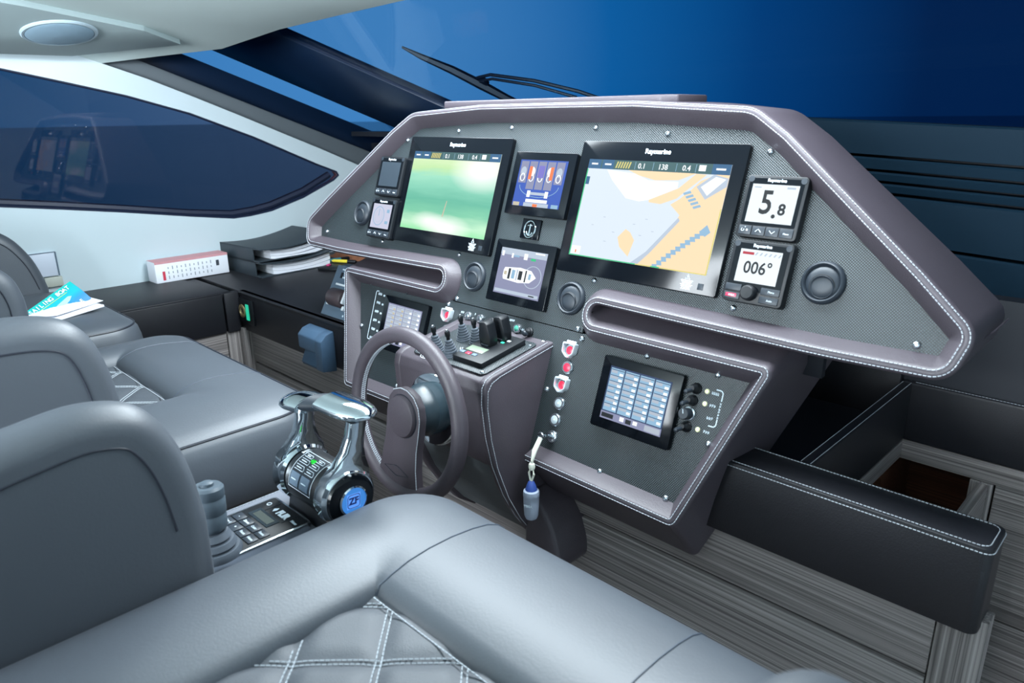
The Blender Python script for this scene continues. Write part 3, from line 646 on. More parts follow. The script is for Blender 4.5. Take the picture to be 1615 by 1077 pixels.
# two alarm tables
def table(t, g, u, v, bgm, rowm, dz=.0136, hl=None):
    sc = uvscreen('screen', t, u, v + .001, .142, .106, dz, bgm)
    for c in range(4):
        g.rect(.02 + c * .245, .16, .245 + c * .245, .97, E_STEEL if bgm is E_NAVY else E_GREY, 1)
        for r in range(7):
            y = .88 - r * .108; x = .03 + c * .245; k = (c * 7 + r) % 3
            g.rect(x, y, x + .10 + .03 * k, y + .05, rowm, 2); g.rect(x + .14, y - .035, x + .20, y + .012, E_WHITE if not hl or c > 1 else hl, 3); g.rect(x - .005, y + .055, x + .215, y + .066, bgm, 3)
    g.rect(0, 0, 1, .14, E_LILAC, 1); g.rect(.02, .03, .22, .11, E_INK, 2); g.rect(.33, .04, .40, .12, E_WHITE, 2); g.rect(.43, .03, .52, .11, E_INK, 2); g.rect(.55, .05, .62, .12, E_WHITE, 2); g.rect(.74, .02, .98, .12, E_ROW, 2); g.build(sc)
t, g = panel_display(-.7435, -.354, 'small screen with a dark blue table of readings beside the column of red buttons'); table(t, g, -.7435, -.354, E_NAVY, E_ROW)
t, g = panel_display(-1.487, -.352, 'small screen with a pale table of readings behind the steering wheel'); table(t, g, -1.487, -.352, E_LILAC, E_ROW, hl=E_WRM)

# ------------------------------------------------------------------ instruments
def instrument(u, v, label, smat, kind):
    t = thing('instrument', label, 'instrument', P(u, v - .055, 0), 'square instruments beside the large screens')
    m = MB(PLASTIC).at(PF); m.prism(rrect(.110, .110, .007, u, v), 0, .019, bev=.003); m.build('housing', t)
    for sx in (-1, 1):
        m = MB(PLASTIC2).at(PF @ T((u + sx * .047, v + .0475, .019))); m.lathe([(.0055, 0), (.0055, .0007), (0, .001)], 10); m.build('corner_cap', t)
    m = MB(BEZEL).at(PF); m.prism(rrect(.098, .083, .003, u, v + .008), .019, .0196); m.build('glass', t)
    m = MB(MARK).at(PF); m.text('Raymarine', .0080, u, v + .0462, .0198, bold=.00012); m.build('bezel_print', t, label='white maker lettering')
    if kind == 'pilot':
        sc = uvscreen('screen', t, u, v + .010, .076, .058, .0202, smat); g = GX(u, v + .010, .076, .058, .0202)
    else:
        sc = uvscreen('screen', t, u, v + .0055, .084, .067, .0202, smat); g = GX(u, v + .0055, .084, .067, .0202)
    if kind == 'depth':
        g.text('5', .058, .38, .50, E_INK, 2, bold=.0010, sx=.85); g.text('.', .04, .585, .33, E_INK, 2, bold=.0012); g.text('8', .027, .735, .355, E_INK, 2, bold=.0008)
        g.rect(.05, .9, .20, .93, E_GREY, 2); g.rect(.75, .9, .93, .95, E_GREY, 2)
    if kind == 'pilot':
        g.text('006°', .030, .50, .44, E_INK, 2, bold=.0005, sx=.92); g.rect(.06, .84, .34, .92, E_RED, 2)
        for i in range(6): g.poly([(.36 + i * .11, .84), (.40 + i * .11, .84), (.44 + i * .11, .93), (.40 + i * .11, .93)], E_GREY, 2)
    if kind == 'dial':
        g.ring(.38, .5, .30, .40, .03, E_STEEL, 2); g.rect(.36, .5, .39, .8, E_STEEL, 2); g.rect(.78, .66, .92, .80, E_STEEL, 2); g.rect(.76, .2, .92, .32, E_STEEL, 2); g.ring(.38, .5, .20, .27, .02, E_GREY, 2)
    if kind != 'off': g.build(sc)
    if kind == 'pilot':
        m = MB(RUBBER, PLASTIC).at(PF @ T((u - .004, v - .037, .019))); m.use(PLASTIC).lathe([(.0135, 0), (.0135, .010), (.0125, .013), (.0105, .0145), (0, .0142)], 24); m.build('knob', t)
        for x0, y0, w in ((-.036, -.030, .030), (-.036, -.045, .030), (.032, -.030, .034), (.032, -.045, .034)):
            m = MB(PLASTIC2).at(PF); m.box((u + x0, v + y0, .0195), (w, .012, .003), .001); b = m.build('button', t)
        m = MB(MARK).at(PF); m.text('STBY', .005, u - .036, v - .045, .0213); m.text('Menu', .005, u + .034, v - .030, .0213); m.text('Auto', .005, u + .034, v - .045, .0213); m.build('button_print', t)
        m = MB(RED).at(PF); m.box((u - .037, v - .0445, .0207), (.02, .006, .0012), .0005); m.build('standby_key', t, label='red lit key')
    else:
        for k in range(4):
            m = MB(PLASTIC2).at(PF); m.box((u - .0375 + k * .025, v - .043, .0195), (.0235, .016, .003), .0012); m.build('button', t)
        m = MB(MARK).at(PF)
        for k, sg in ((1, 1), (2, -1)):
            x = u - .0375 + k * .025; y = v - .043; m.tube([(x - .005, y - .002 * sg, .0213), (x, y + .0028 * sg, .0213), (x + .005, y - .002 * sg, .0213)], .0007, 4)
        x = u - .0375; y = v - .043; m.tube([(x - .004 + .0025 * math.cos(a), y + .0025 * math.sin(a), .0213) for a in [PI * .6 + k * .5 for k in range(11)]], .0005, 4); m.box((x + .004, y, .0212), (.003, .003, .0003)); m.box((x + .0, y + .005, .0212), (.0014, .0014, .0003)); m.text('Menu', .0045, u + .0375, y - .001, .0213); m.build('button_print', t)
instrument(-.562, .0385, 'square instrument showing the large digits 5.8', E_LCD, 'depth')
instrument(-.5595, -.0765, 'square instrument showing 006° with a round knob under it', E_LCD, 'pilot')
instrument(-1.664, .0385, 'square instrument with a dark switched-off screen left of the green picture', mat('dead_lcd', S(44, 52, 60), .15), 'off')
instrument(-1.664, -.0785, 'square instrument with a lilac dial page below the dark one', E_LAV, 'dial')

# ------------------------------------------------------------------ air vents, badge, buttons, knobs
def vent(u, v, label, rot=0.0):
    t = thing('air_vent', label, 'vent', P(u, v, 0), 'round black air vents in the fascia')
    A = PF @ T((u, v, 0)) @ Rz(rot)
    m = MB(PLASTIC2).at(A); m.lathe([(.0365, 0), (.0362, .004), (.034, .0085), (.0315, .010), (.0295, .0085), (.0275, .004), (.0275, -.002)], 40, cap=False); m.build('ring', t)
    m = MB(PLASTIC2).at(A @ T((0, 0, .001))); m.lathe([(.0278, .004), (.024, .0075), (.014, .0095), (0, .010)], 36); m.build('flap', t)
    B_ = A @ T((0, -.0078, .0068)) @ Rx(.17)
    m = MB(PLASTIC2).at(B_); m.lathe([(.0196, -.004), (.0196, .0030), (.0186, .0040), (.0168, .0028), (.012, -.0018), (.006, -.0040), (0, -.0046)], 36); m.sharp = 50; m.build('scoop', t)
    m = MB(mat('vent_line', S(12, 16, 21), .5)).at(B_); m.tube([(.0203 * math.cos(a), .0203 * math.sin(a), .0018) for a in [PI * (-.08 + 1.16 * k / 20) for k in range(21)]], .0009, 5); m.build('groove', t)
vent(-.451, -.075, 'round black air vent at the right end of the fascia beside the 006° instrument', .25)
vent(-.961, -.186, 'round black air vent just left of the right slot')
vent(-1.266, -.183, 'round black air vent just right of the left slot')
vent(-1.777, -.070, 'round black air vent at the far left end of the fascia', -.2)
t = thing('anchor_badge', 'small black badge with a silver oval anchor emblem between the two small middle screens', 'badge', P(-1.117, -.075, 0))
m = MB(BEZEL).at(PF); m.box((-1.117, -.052, .003), (.056, .046, .006), .0015); m.build('plate', t)
m = MB(CHROME).at(PF); E = [(-1.117 + .0165 * math.cos(a), -.053 + .0190 * math.sin(a), .0075) for a in [2 * PI * k / 28 for k in range(28)]]
m.tube(E, .0018, 6, closed=True); m.tube([(-1.117, -.067, .0075), (-1.117, -.041, .0075)], .0018, 6); m.tube([(-1.124, -.0445, .0075), (-1.110, -.0445, .0075)], .0015, 6); m.tube([(-1.117 + .009 * math.cos(a), -.058 + .009 * math.sin(a), .0075) for a in [PI * (1.05 + .9 * k / 8) for k in range(9)]], .0016, 6)
m.box((-1.117, -.053, .0062), (.002, .002, .001)); m.build('emblem', t)

def button(u, v, label, cap, guard=False, r=.0115, name='push_button', cat='button', group='round push buttons on the lower fascia'):
    t = thing(name, label, cat, P(u, v, 0), group); A = PF @ T((u, v, 0))
    m = MB(STEEL).at(A); m.lathe([(r * 1.32, 0), (r * 1.32, .0025), (r * 1.12, .0055), (r * .80, .0055), (r * .80, .002)], 24, cap=False); m.build('ring', t)
    m = MB(cap).at(A); m.lathe([(r * .8, .001), (r * .78, .0055), (r * .6, .0064), (0, .0068)], 20); m.build('cap', t)
    if cap is WLENS:
        m = MB(mat('pale_led', S(226, 214, 200), .4)).at(A); m.lathe([(r * .18, .0066), (0, .0074)], 8); m.build('led', t)
    if guard:
        sh = fillet([(-.0175, .016, .003), (0, .0175, .01), (.0175, .016, .003), (.0165, -.006, .008), (0, -.019, .008), (-.0165, -.006, .008)], True)
        inner = [(p[0] * .78, p[1] * .76) for p in sh]; n = len(sh)
        m = MB(CLEAR).at(A); m.loft([[(p[0], p[1], .001) for p in sh], [(p[0] * .97, p[1] * .97, .013) for p in sh], [(p[0] * .9, p[1] * .9, .0145) for p in sh], [(p[0], p[1], .0145) for p in inner], [(p[0], p[1], .001) for p in inner]], True); m.build('guard', t, label='whitish clear flip guard')
        m = MB(WHITEP).at(A); m.tube([(-.012, .0185, .004), (.012, .0185, .004)], .0022, 6); m.build('hinge', t)
button(-.931, -.294, 'red push button under clear shield guard, topmost of the right column', RED, True)
button(-.929, -.3305, 'bare red push button between the two clear guarded ones right of the pod', RED)
button(-.932, -.370, 'red push button under a clear shield guard, lower of the two right of the pod', RED, True)
button(-.930, -.409, 'white round push button directly below the lower guarded red button', WLENS)
button(-.931, -.4455, 'white round push button just above the key switch', WLENS)
button(-1.330, -.291, 'red push button under a clear shield guard behind the thruster levers', RED, True)
button(-1.3255, -.3265, 'bare red push button below the guarded one behind the thruster levers', RED)
GB = 'small round buttons behind the levers'
button(-1.260, -.279, 'small steel button just right of the guarded red one behind the levers', STEEL, False, .008, group=GB)
button(-1.216, -.278, 'small steel button, right one of the pair behind the rear thruster levers', STEEL, False, .008, group=GB)
button(-1.094, -.278, 'small green button between the throttle slabs and a black knob', mat('green_lens', S(70, 150, 130), .3), False, .0085, group=GB)
def toggle(u, v, label, long=True):
    t = thing('toggle_switch', label, 'switch', P(u, v, 0), 'rubber booted toggle switches'); A = PF @ T((u, v, 0))
    m = MB(PLASTIC).at(A); m.lathe([(.0105, 0), (.0105, .003), (.0085, .005), (.0078, .009), (.0085, .010), (.006, .014), (.0045, .018)], 18); m.build('boot', t)
    m = MB(PLASTIC2).at(A @ Rx(.25) @ Ry(-.1)); m.lathe([(.0042, .014), (.0036, .027), (.0046, .030), (.0040, .034), (0, .0355)] if long else [(.007, .008), (.0075, .016), (.005, .020), (0, .021)], 14); m.build('lever', t)
toggle(-.629, -.300, 'black booted toggle switch, uppermost one right of the blue table screen')
toggle(-.631, -.323, 'black booted toggle switch just above the rotary dial')
toggle(-.631, -.373, 'black booted toggle switch below the rotary dial')
toggle(-1.179, -.279, 'small black knob on the fascia hidden behind the throttle slabs', False)
toggle(-1.056, -.279, 'small black knob at the right end of the row above the pod', False)
t = thing('rotary_dial', 'short cylindrical dimmer dial with a white pointer between the toggle switches', 'dial', P(-.633, -.349, 0))
m = MB(PLASTIC2).at(PF @ T((-.633, -.349, 0)) @ Rx(.02)); m.lathe([(.0115, 0), (.0108, .004), (.0105, .020), (.0095, .0215), (0, .0215)], 22); m.build('knob', t)
m = MB(MARK).at(PF @ T((-.633, -.349, .0218)) @ Rz(.3)); m.box((0, .004, 0), (.0012, .008, .0006)); m.build('pointer', t)
m = MB(STEEL).at(PF @ T((-.633, -.349, 0))); m.lathe([(.0135, 0), (.0135, .002), (.0115, .003)], 22); m.build('collar', t)
for u, v, l in ((-.607, -.300, 'tiny pale yellow lamp beside the uppermost toggle switch'), (-.606, -.323, 'tiny pale yellow lamp beside the second toggle switch'), (-.608, -.372, 'tiny pale yellow lamp beside the lowest toggle switch')):
    m = MB(mat('pale_yellow_lamp', S(226, 228, 180), .3, emit=.2)).at(PF @ T((u, v, 0))); m.lathe([(.0048, 0), (.0048, .001), (.0038, .0028), (0, .0034)], 14)
    o = m.build('indicator_lamp'); tag(o, l, 'lamp', 'tiny indicator lamps')
# key switch, key and float
t = thing('key_switch', 'round steel ignition switch at the foot of the button column', 'switch', P(-.930, -.482, 0))
m = MB(STEEL).at(PF @ T((-.930, -.482, 0))); m.lathe([(.0145, 0), (.0145, .002), (.0125, .005), (.009, .006), (.0075, .008), (0, .008)], 24); m.build('barrel', t)
k0 = P(-.930, -.482, .008); k1 = P(-.931, -.481, .038)
t = thing('key_float', 'ignition key with white cord and grey float with blue cap hanging below', 'key', k1 + Vector((0, -.02, -.21)))
m = MB(STEEL); m.tube([k0, k0.lerp(k1, .6)], .0042, 8); m.tube([k0.lerp(k1, .55), k1], .0032, 8); m.tube([k1 + Vector((0, 0, 0)) + Vector((.008 * math.cos(a), 0, .008 * math.sin(a))) for a in [2 * PI * k / 12 for k in range(12)]], .0018, 6, closed=True); m.build('key', t)
m = MB(mat('white_cord', S(226, 228, 214), .8)); b = k1 + Vector((0, -.030, -.098)); mid = k1 + Vector((-.001, -.027, -.056)); m.tube([k1 + Vector((.002, 0, -.004)), k1.lerp(mid, .5) + Vector((.003, -.006, 0)), mid + Vector((.001, 0, .008)), mid], .0032, 8); m.tube([k1 + Vector((-.003, 0, -.004)), k1.lerp(mid, .5) + Vector((-.003, -.006, 0)), mid], .0030, 8)
m.at(T(mid - Vector((0, 0, .006)))).lathe([(0, -.010), (.006, -.006), (.0075, 0), (.006, .007), (0, .011)], 10); m.at(I4)
m.tube([mid - Vector((.003, 0, .012)), b.lerp(mid, .5) - Vector((.007, 0, 0)), b - Vector((.001, 0, 0))], .0024, 6); m.tube([mid - Vector((-.003, 0, .012)), b.lerp(mid, .5) + Vector((.007, 0, 0)), b], .0024, 6); m.build('cord', t)
B = T(b) @ Matrix.Scale(.78, 4)
m = MB(mat('float_blue', S(52, 78, 150), .5)).at(B); m.lathe([(.004, .006), (.008, .003), (.012, -.006), (.0165, -.020), (.0165, -.025)], 20); m.build('float_cap', t)
m = MB(mat('float_grey', S(150, 160, 178), .65, bump=(300, .2))).at(B); m.lathe([(.0165, -.021), (.0215, -.024), (.0225, -.030), (.0225, -.040), (.0215, -.042), (.0215, -.060), (.0205, -.078), (.0195, -.098), (.016, -.107), (.008, -.1095), (0, -.110)], 24); m.build('float_body', t)
m = MB(MARK).at(T(b + Vector((.006, -.0168, -.048))) @ Rz(.45) @ Rx(PI / 2)); m.text('TEIGA', .0068, 0, 0, 0, bold=.0003); m.build('float_print', t)

# ------------------------------------------------------------------ controls on the pod
K3 = KF.to_3x3().to_4x4()
def lever(x, y, h, label, lean=(0, 0)):
    t = thing('thruster_lever', label, 'lever', K(x, y, .003), 'rubber booted thruster levers'); A = T(K(x, y, .003)) @ K3
    pr = [(.0175, 0), (.0175, .003)]; n = 6; z = .003
    for k in range(n):
        r = .0160 - .0016 * k; pr += [(r, z + .0005), (r, z + .0042), (r - .0030, z + .0052)]; z += .0058
    pr += [(.0045, z), (0, z)]
    m = MB(RUBBER).at(A); m.lathe(pr, 20); m.sharp = 50; m.build('boot', t)
    m = MB(PLASTIC).at(A @ Rx(lean[0]) @ Ry(lean[1])); m.lathe([(.0042, z - .006), (.0042, z + .006), (.0058, z + .008), (.0060, z + .017), (.0045, z + .020), (0, z + .0205)], 14); m.build('stick', t)
    m = MB(STEEL).at(A @ Rx(lean[0]) @ Ry(lean[1])); m.lathe([(.0030, z + .0200), (.0028, z + .0235), (0, z + .024)], 10); m.build('stick_tip', t)
lever(-1.186, .961, .05, 'thruster lever, front left of the four on the pod nearest the wheel')
lever(-1.138, .960, .05, 'thruster lever, front right of the four beside the control box')
lever(-1.176, 1.032, .05, 'thruster lever, rear left of the four beneath the left small button')
lever(-1.133, 1.032, .05, 'thruster lever, rear right of the four next to the black throttle slabs')
t = thing('trim_control', 'black control box with two upright throttle slabs and a small green window on the pod', 'control box', K(-1.075, 1.02, .003))
A = KF @ T((-1.073, (1.014 - 1.1) / .986, .003))
m = MB(PLASTIC).at(A); m.prism(rrect(.092, .134, .003), 0, .012, bev=.0015); m.build('box', t)
m = MB(mat('lcd_green', S(120, 134, 116), .3)).at(A); m.box((-.014, -.022, .0123), (.052, .022, .0012), .0004); m.build('window', t)
for k, M in enumerate((GREYP, RED, GREYP)):
    m = MB(M).at(A); m.box((-.036 + .0185 * k, -.044, .0125), (.013, .009, .002), .0006); m.build('button', t)
for k, M in enumerate((mat('green_led', S(60, 220, 170), .3, emit=.6), mat('white_led', S(220, 240, 240), .3, emit=.4))):
    m = MB(M).at(A); m.box((.012 + .008 * k, .030 + .012 * k, .0125), (.008, .006, .0015), .0004); m.build('led', t)
for x, y in ((-.010, .010), (-.002, .046)):
    m = MB(PLASTIC).at(A @ T((x, y, .011)) @ Rx(-.06)); m.prism([(-.017, 0), (.015, 0), (.0175, .020), (.012, .052), (.004, .056), (-.013, .053), (-.0185, .022)], -.012, .012, bev=.003, axes=lambda a, b, c: (a, c, b)); m.build('slab', t)
    m = MB(PLASTIC2).at(A @ T((x, y, .011))); m.box((0, -.0125, .004), (.022, .004, .006), .001); m.build('slot', t)

# ------------------------------------------------------------------ steering wheel
WC = Vector((-1.149, .837, -.603)); WT = math.radians(6)
WFm = frame(WC, (1, 0, 0), (0, math.sin(WT), math.cos(WT)))   # z of this frame faces aft
wh = thing('steering_wheel', 'dark plum leather steering wheel with a single broad spoke and white cross stitching', 'steering wheel', WC + Vector((0, 0, -.19)))
m = MB(LEATHER).at(WFm); RR = .1725
m.tube([(RR * math.cos(a), RR * math.sin(a), 0) for a in [2 * PI * k / 72 for k in range(72)]], .0172, 16, closed=True, up=Vector((0, 0, 1))); m.build('rim', wh)
m = MB(LEATHER).at(WFm)
sp = [(-.056, .012), (-.050, .034), (-.034, .052), (-.010, .061), (.014, .060), (.036, .050), (.052, .030), (.058, .004), (.055, -.03), (.050, -.07), (.050, -.11), (.056, -.155), (.045, -.166), (-.02, -.173), (-.075, -.158), (-.082, -.148), (-.070, -.10), (-.060, -.05), (-.058, -.015)]
m.prism(sp, -.012, .008, bev=.005, seg=3); m.sharp = 50; m.build('spoke', wh)
m = MB(LEATHER).at(WFm @ T((0, 0, .008))); m.lathe([(.046, 0), (.046, .004), (.043, .0085), (.036, .0105), (0, .0115)], 40); m.build('hub_cap', wh)
m = MB(PIPING).at(WFm @ T((0, 0, .0085))); m.tube([(.0465 * math.cos(a), .0465 * math.sin(a), 0) for a in [2 * PI * k / 40 for k in range(40)]], .0012, 5, closed=True)
m.at(WFm @ T((-.016, -.128, .0085)) @ Rz(-.04)); m.tube([(p[0], p[1], 0) for p in fillet([(-.042, 0, 0), (0, .012, .03), (.042, 0, 0), (0, -.012, .03)], True)], .0011, 5, closed=True); m.build('spoke_emboss', wh)
m = MB(THREAD).at(WFm); q = [Vector((p[0] * .985, p[1] * .985 + .0, .0085)) for p in sp[2:12]]; m.stitch(q, .0058, .0048, .0011)
for side_ in (1.55 * PI - .55,):
    a0, a1 = PI * .62, PI * 1.33; n = 74
    for k in range(n):
        a = a0 + (a1 - a0) * k / n; b = a + (a1 - a0) / n * .9; r1, r2 = RR - .0168, RR - .0145
        for (ra, za, rb, zb) in ((r1 - .0007, -.004, r1 - .0002, .006), (r1 - .0002, .006, r1 - .0007, -.004)):
            m.tube([(ra * math.cos(a), ra * math.sin(a), za), (rb * math.cos(b), rb * math.sin(b), zb)], .0008, 4)
m.build('stitching', wh, kind='stuff', label='white cross stitching')
m = MB(mat('column_teal_black', S(34, 48, 56), .35)).at(WFm @ T((.0, .004, -.085))); m.lathe([(.058, 0), (.058, .04), (.053, .046), (.050, .073)], 36); m.build('column', wh)
m = MB(CHROME).at(WFm @ T((.004, .002, -.080))); m.lathe([(.082, 0), (.082, .008), (.078, .014), (.056, .016)], 40); m.build('flange', wh, label='pale chrome flange')

# ------------------------------------------------------------------ engine throttle between the seats
TC = Vector((-1.018, .560, -.602))
th = thing('engine_throttle', 'chrome and black twin-lever engine throttle with a keypad and blue lit end cap', 'throttle', TC + Vector((0, 0, -.06)))
AX = frame(TC, (0, 1, 0), (0, 0, 1))   # local z = +X along the drum; x = forward, y = up
def drum(name, M, prof, **k): m = MB(M).at(AX); m.lathe(prof, 48); m.sharp = 35; return m.build(name, th, **k)
drum('drum', PLASTIC, [(.044, -.052), (.0455, -.048), (.0455, .042), (.044, .046)])
drum('lever_hub', CHROME, [(.030, -.094), (.044, -.091), (.051, -.084), (.0525, -.074), (.051, -.058), (.046, -.054)])
drum('lever_hub', CHROME, [(.046, .048), (.051, .052), (.0525, .064), (.051, .076), (.046, .081), (.040, .082)])
drum('end_cap', BEZEL, [(.0445, .080), (.0425, .087), (.036, .0895), (0, .0895)])
A2 = AX @ T((0, .0, .0895)) @ Rz(-.08)
m = MB(CHROME).at(A2); m.lathe([(.0255, 0), (.0262, .003), (.0235, .0045), (.0225, .002)], 36, cap=False); m.build('badge_ring', th)
m = MB(emat('badge_blue_glow', S(64, 140, 226), .8)).at(A2 @ T((0, 0, .0012))); m.lathe([(.0228, 0), (.0228, .0008), (0, .001)], 32); bd = m.build('badge', th, label='glowing blue badge')
m = MB(emat('badge_square', S(90, 150, 240), 1.0), emat('badge_ink', S(24, 50, 130), .5)).at(A2 @ T((0, 0, .0026)) @ Rz(PI / 2) @ Rz(-PI / 2) @ Matrix(((-0.0, 1, 0, 0), (-1, 0, 0, 0), (0, 0, 1, 0), (0, 0, 0, 1))).inverted() @ Rz(-PI / 2))
m.box((0, 0, 0), (.026, .026, .0006)); m.use(MATS['badge_ink']).text('ZF', .0165, 0, 0, .0006, bold=.0006)
m.tube([(p[0], p[1], .0006) for p in rrect(.023, .023, .005)], .0006, 4, closed=True); m.build('emblem', bd)
def arm(name, x0, x1, hx, hy, hz):
    m = MB(CHROME); rings = []
    S_ = [(0, -.046, .046, .020), (.022, -.045, .046, .034), (.040, -.040, .043, .046), (.058, -.025, .034, .060), (.078, -.012, .026, .080), (.105, -.008, .022, .105), (.128, -.010, .022, .128)]
    for z, ya, yb, _ in S_:
        t = max(0, (z - .03) / .10); cx = (x0 + x1) / 2 + (hx - (x0 + x1) / 2) * t; w = (x1 - x0) * (.5 if z < .05 else .42); cy = TC.y + (hy - TC.y) * t
        rings.append([Vector((cx + a * w, cy + (yb + ya) / 2 + b * (yb - ya) / 2, TC.z + z)) for a, b in ((-1, -.6), (-.6, -1), (.6, -1), (1, -.6), (1, .6), (.6, 1), (-.6, 1), (-1, .6))])
    m.loft(rings, True, False, True); m.sharp = 55; m.build(name, th)
arm('lever_arm', -1.109, -1.079, -1.072, .562, 0); arm('lever_arm', -.969, -.939, -.948, .586, 0)
def grip(x0, x1, cy, cz, end, cut):
    m = MB(CHROME); rings = []; n = 16
    for k in range(13):
        s_ = k / 12; x = x0 + (x1 - x0) * s_; e = s_ if end > 0 else 1 - s_
        w = .034 * math.sqrt(max(.0, 1 - max(0, (e - .35) / .65) ** 2.6)) + .002; h = .0135 * math.sqrt(max(0, 1 - max(0, (e - .5) / .5) ** 2.2)) + .002
        rings.append([Vector((x, cy + w * math.cos(a) + .010 * (x - cut) / .1, cz + h * math.sin(a) * (1.0 if math.sin(a) > 0 else .7) - .004 * e)) for a in [2 * PI * j / n for j in range(n)]])
    m.loft(rings, True, False, True); m.sharp = 60; m.build('grip', th)
grip(-1.100, -1.030, .562, -.462, -1, -1.03); grip(-1.012, -.912, .584, -.457, 1, -1.02)
m = MB(PLASTIC2); m.at(T((-1.021, .575, -.4585))); rr = []
for x in (-.012, .012): rr.append([Vector((x, (.0335) * math.cos(a) + x * .9, .0130 * math.sin(a))) for a in [2 * PI * j / 20 for j in range(20)]])
m.loft(rr, True, False, True); m.build('grip_collar', th, label='dark grey collar')
m = MB(PLASTIC); m.box((-1.018, .560, -.642), (.135, .078, .045), .006, taper=(.95, .8)); m.build('base', th)
def patch(x0, x1, a0, a1, r, n=6, t=.0012):
    """curved plate on the drum, angle measured from aft (-y) upwards"""
    out = []
    for k in range(n + 1):
        a = a0 + (a1 - a0) * k / n
        out.append([(x0, a, r), (x1, a, r)])
    f = lambda x, a, r_: TC + Vector((x, -r_ * math.cos(a), r_ * math.sin(a)))
    return [[f(p[0], p[1], r - .0005), f(p[0], p[1], r + t), f(q[0], q[1], r + t), f(q[0], q[1], r - .0005)] for p, q in out]
D = math.radians
m = MB(PLASTIC2); m.loft(patch(-.034, .030, D(2), D(88), .0455, 12), True, False, True); m.build('keypad', th)
m = MB(MARK)
bd_ = [(-.036, D(1)), (-.036, D(90)), (.032, D(90)), (.032, D(1))]
def dr(x, a, r=.0472): return TC + Vector((x, -r * math.cos(a), r * math.sin(a)))
bpts = []
for (xa, aa), (xb, ab) in zip(bd_, bd_[1:] + bd_[:1]):
    for k in range(10): bpts.append(dr(xa + (xb - xa) * k / 10, aa + (ab - aa) * k / 10, .0464))
m.tube(bpts, .0006, 4, closed=True)
for x0, x1, a0, a1 in ((-.030, -.004, 42, 52), (.002, .026, 42, 52), (-.030, -.004, 58, 68), (.002, .026, 58, 68), (-.030, -.010, 74, 82), (.006, .026, 74, 82)):
    q = [dr(x0, D(a0)), dr(x1, D(a0)), dr(x1, D((a0 + a1) / 2)), dr(x1 - .003, D(a1)), dr(x0, D(a1))]
    m.tube(q[:2], .0006, 4); m.tube(q[1:], .0006, 4); m.tube([dr(x0 + .004, D((a0 + a1) / 2)), dr(x1 - .007, D((a0 + a1) / 2))], .0011, 4)
for x in (-.044, .038): m.raw([dr(x - .004, D(77), .0462), dr(x + .004, D(77), .0462), dr(x, D(87), .0462)], [(0, 1, 2)])
m.build('keypad_print', th)
for x0, x1 in ((-.030, -.004), (.001, .026)):
    m = MB(GREYP); m.loft(patch(x0, x1, D(8), D(36), .0462, 6, .0022), True, False, True); m.build('key', th)
    m = MB(MARK); m.tube([dr(x0 + .006, D(22), .0490), dr(x1 - .006, D(22), .0490)], .0012, 4); m.build('key_print', th)
m = MB(emat('green_glow', S(40, 230, 70), 1.0)); m.tube([dr(-.006, D(72)), dr(-.001, D(72))], .0016, 4); m.tube([dr(-.0035, D(68)), dr(-.0035, D(76))], .0012, 4); m.tube([dr(.001, D(66)), dr(.001, D(76))], .0014, 4); m.tube([dr(.004, D(66)), dr(.004, D(76))], .0014, 4); m.build('lit_sign', th)

# ------------------------------------------------------------------ console between the seats
CZ = -.664
cs = thing('seat_console', 'grey leather console between the two helm seats with white stitched edge', 'console', (-1.06, .2, -FLOOR))
m = MB(mat('console_leather', S(112, 116, 126), .45, bump=(420, .2))); m.prism(fillet([(-1.158, -.30, .02), (-.962, -.30, .02), (-.962, .615, .02), (-1.158, .615, .02)], True), CZ - .10, CZ, bev=.006, seg=3); m.build('top', cs)
m = MB(DARK); m.box((-1.06, .15, -1.10), (.17, .86, .70), .01); m.build('body', cs)
m = MB(THREAD); m.stitch([(-1.1535, -.28, CZ + .0008), (-1.1535, .60, CZ + .0008)], .0062, .005, .0011); m.build('stitching', cs, kind='stuff', label='white stitching')
# camera joystick controller
fc = thing('camera_controller', 'black keypad controller with silver rim, small display and thick grey joystick', 'controller', (-1.052, .40, CZ))
m = MB(STEEL); m.prism(rrect(.124, .228, .008, -1.052, .402), CZ, CZ + .016, bev=.004, seg=3); m.build('housing', fc, label='silver rimmed housing')
FZ = CZ + .0165
m = MB(PLASTIC); m.prism(rrect(.116, .220, .005, -1.052, .402), FZ - .003, FZ, bev=.0006); m.build('face', fc)
A = T((-1.052, .402, FZ))
m = MB(mat('lcd_window', S(40, 50, 58), .2)).at(A); m.box((-.008, .063, .0004), (.066, .024, .0012)); m.build('window', fc)
m = MB(emat('lcd_strip', S(120, 140, 138), .5)).at(A); m.box((-.008, .063, .0011), (.050, .014, .0006)); m.build('lcd', fc)
for i, (x, y) in enumerate(((-.040, .036), (-.014, .036), (.012, .036), (.038, .036), (-.040, .016), (-.014, .016), (.012, .016), (.038, .016), (-.040, -.004), (-.014, -.004))):
    m = MB(mat('key_dark', S(40, 48, 58), .4)).at(A); m.box((x, y, .0007), (.0235, .0175, .0022), .0006); m.build('key', fc)
m = MB(MARK).at(A)
for (x, y, w) in ((-.040, .036, '-'), (-.014, .036, 'Zoom'), (.012, .036, 'Color'), (.038, .036, 'Scene'), (-.040, .016, 'User 1'), (-.014, .016, '+'), (.012, .016, 'Focus'), (.038, .016, 'Home'), (-.040, -.004, 'User 2'), (-.014, -.004, 'Menu')): m.text(w, .0064, x, y, .0018, bold=.0003)
m.text('FLIR', .0175, .008, .090, .0003, bold=.0012, sx=.95); m.text('Menu', .0075, .044, .090, .0003, bold=.0003)
m.raw([(-.022, .090, .0004), (-.016, .083, .0004), (-.0125, .090, .0004), (-.016, .097, .0004)], [(0, 1, 2, 3)])
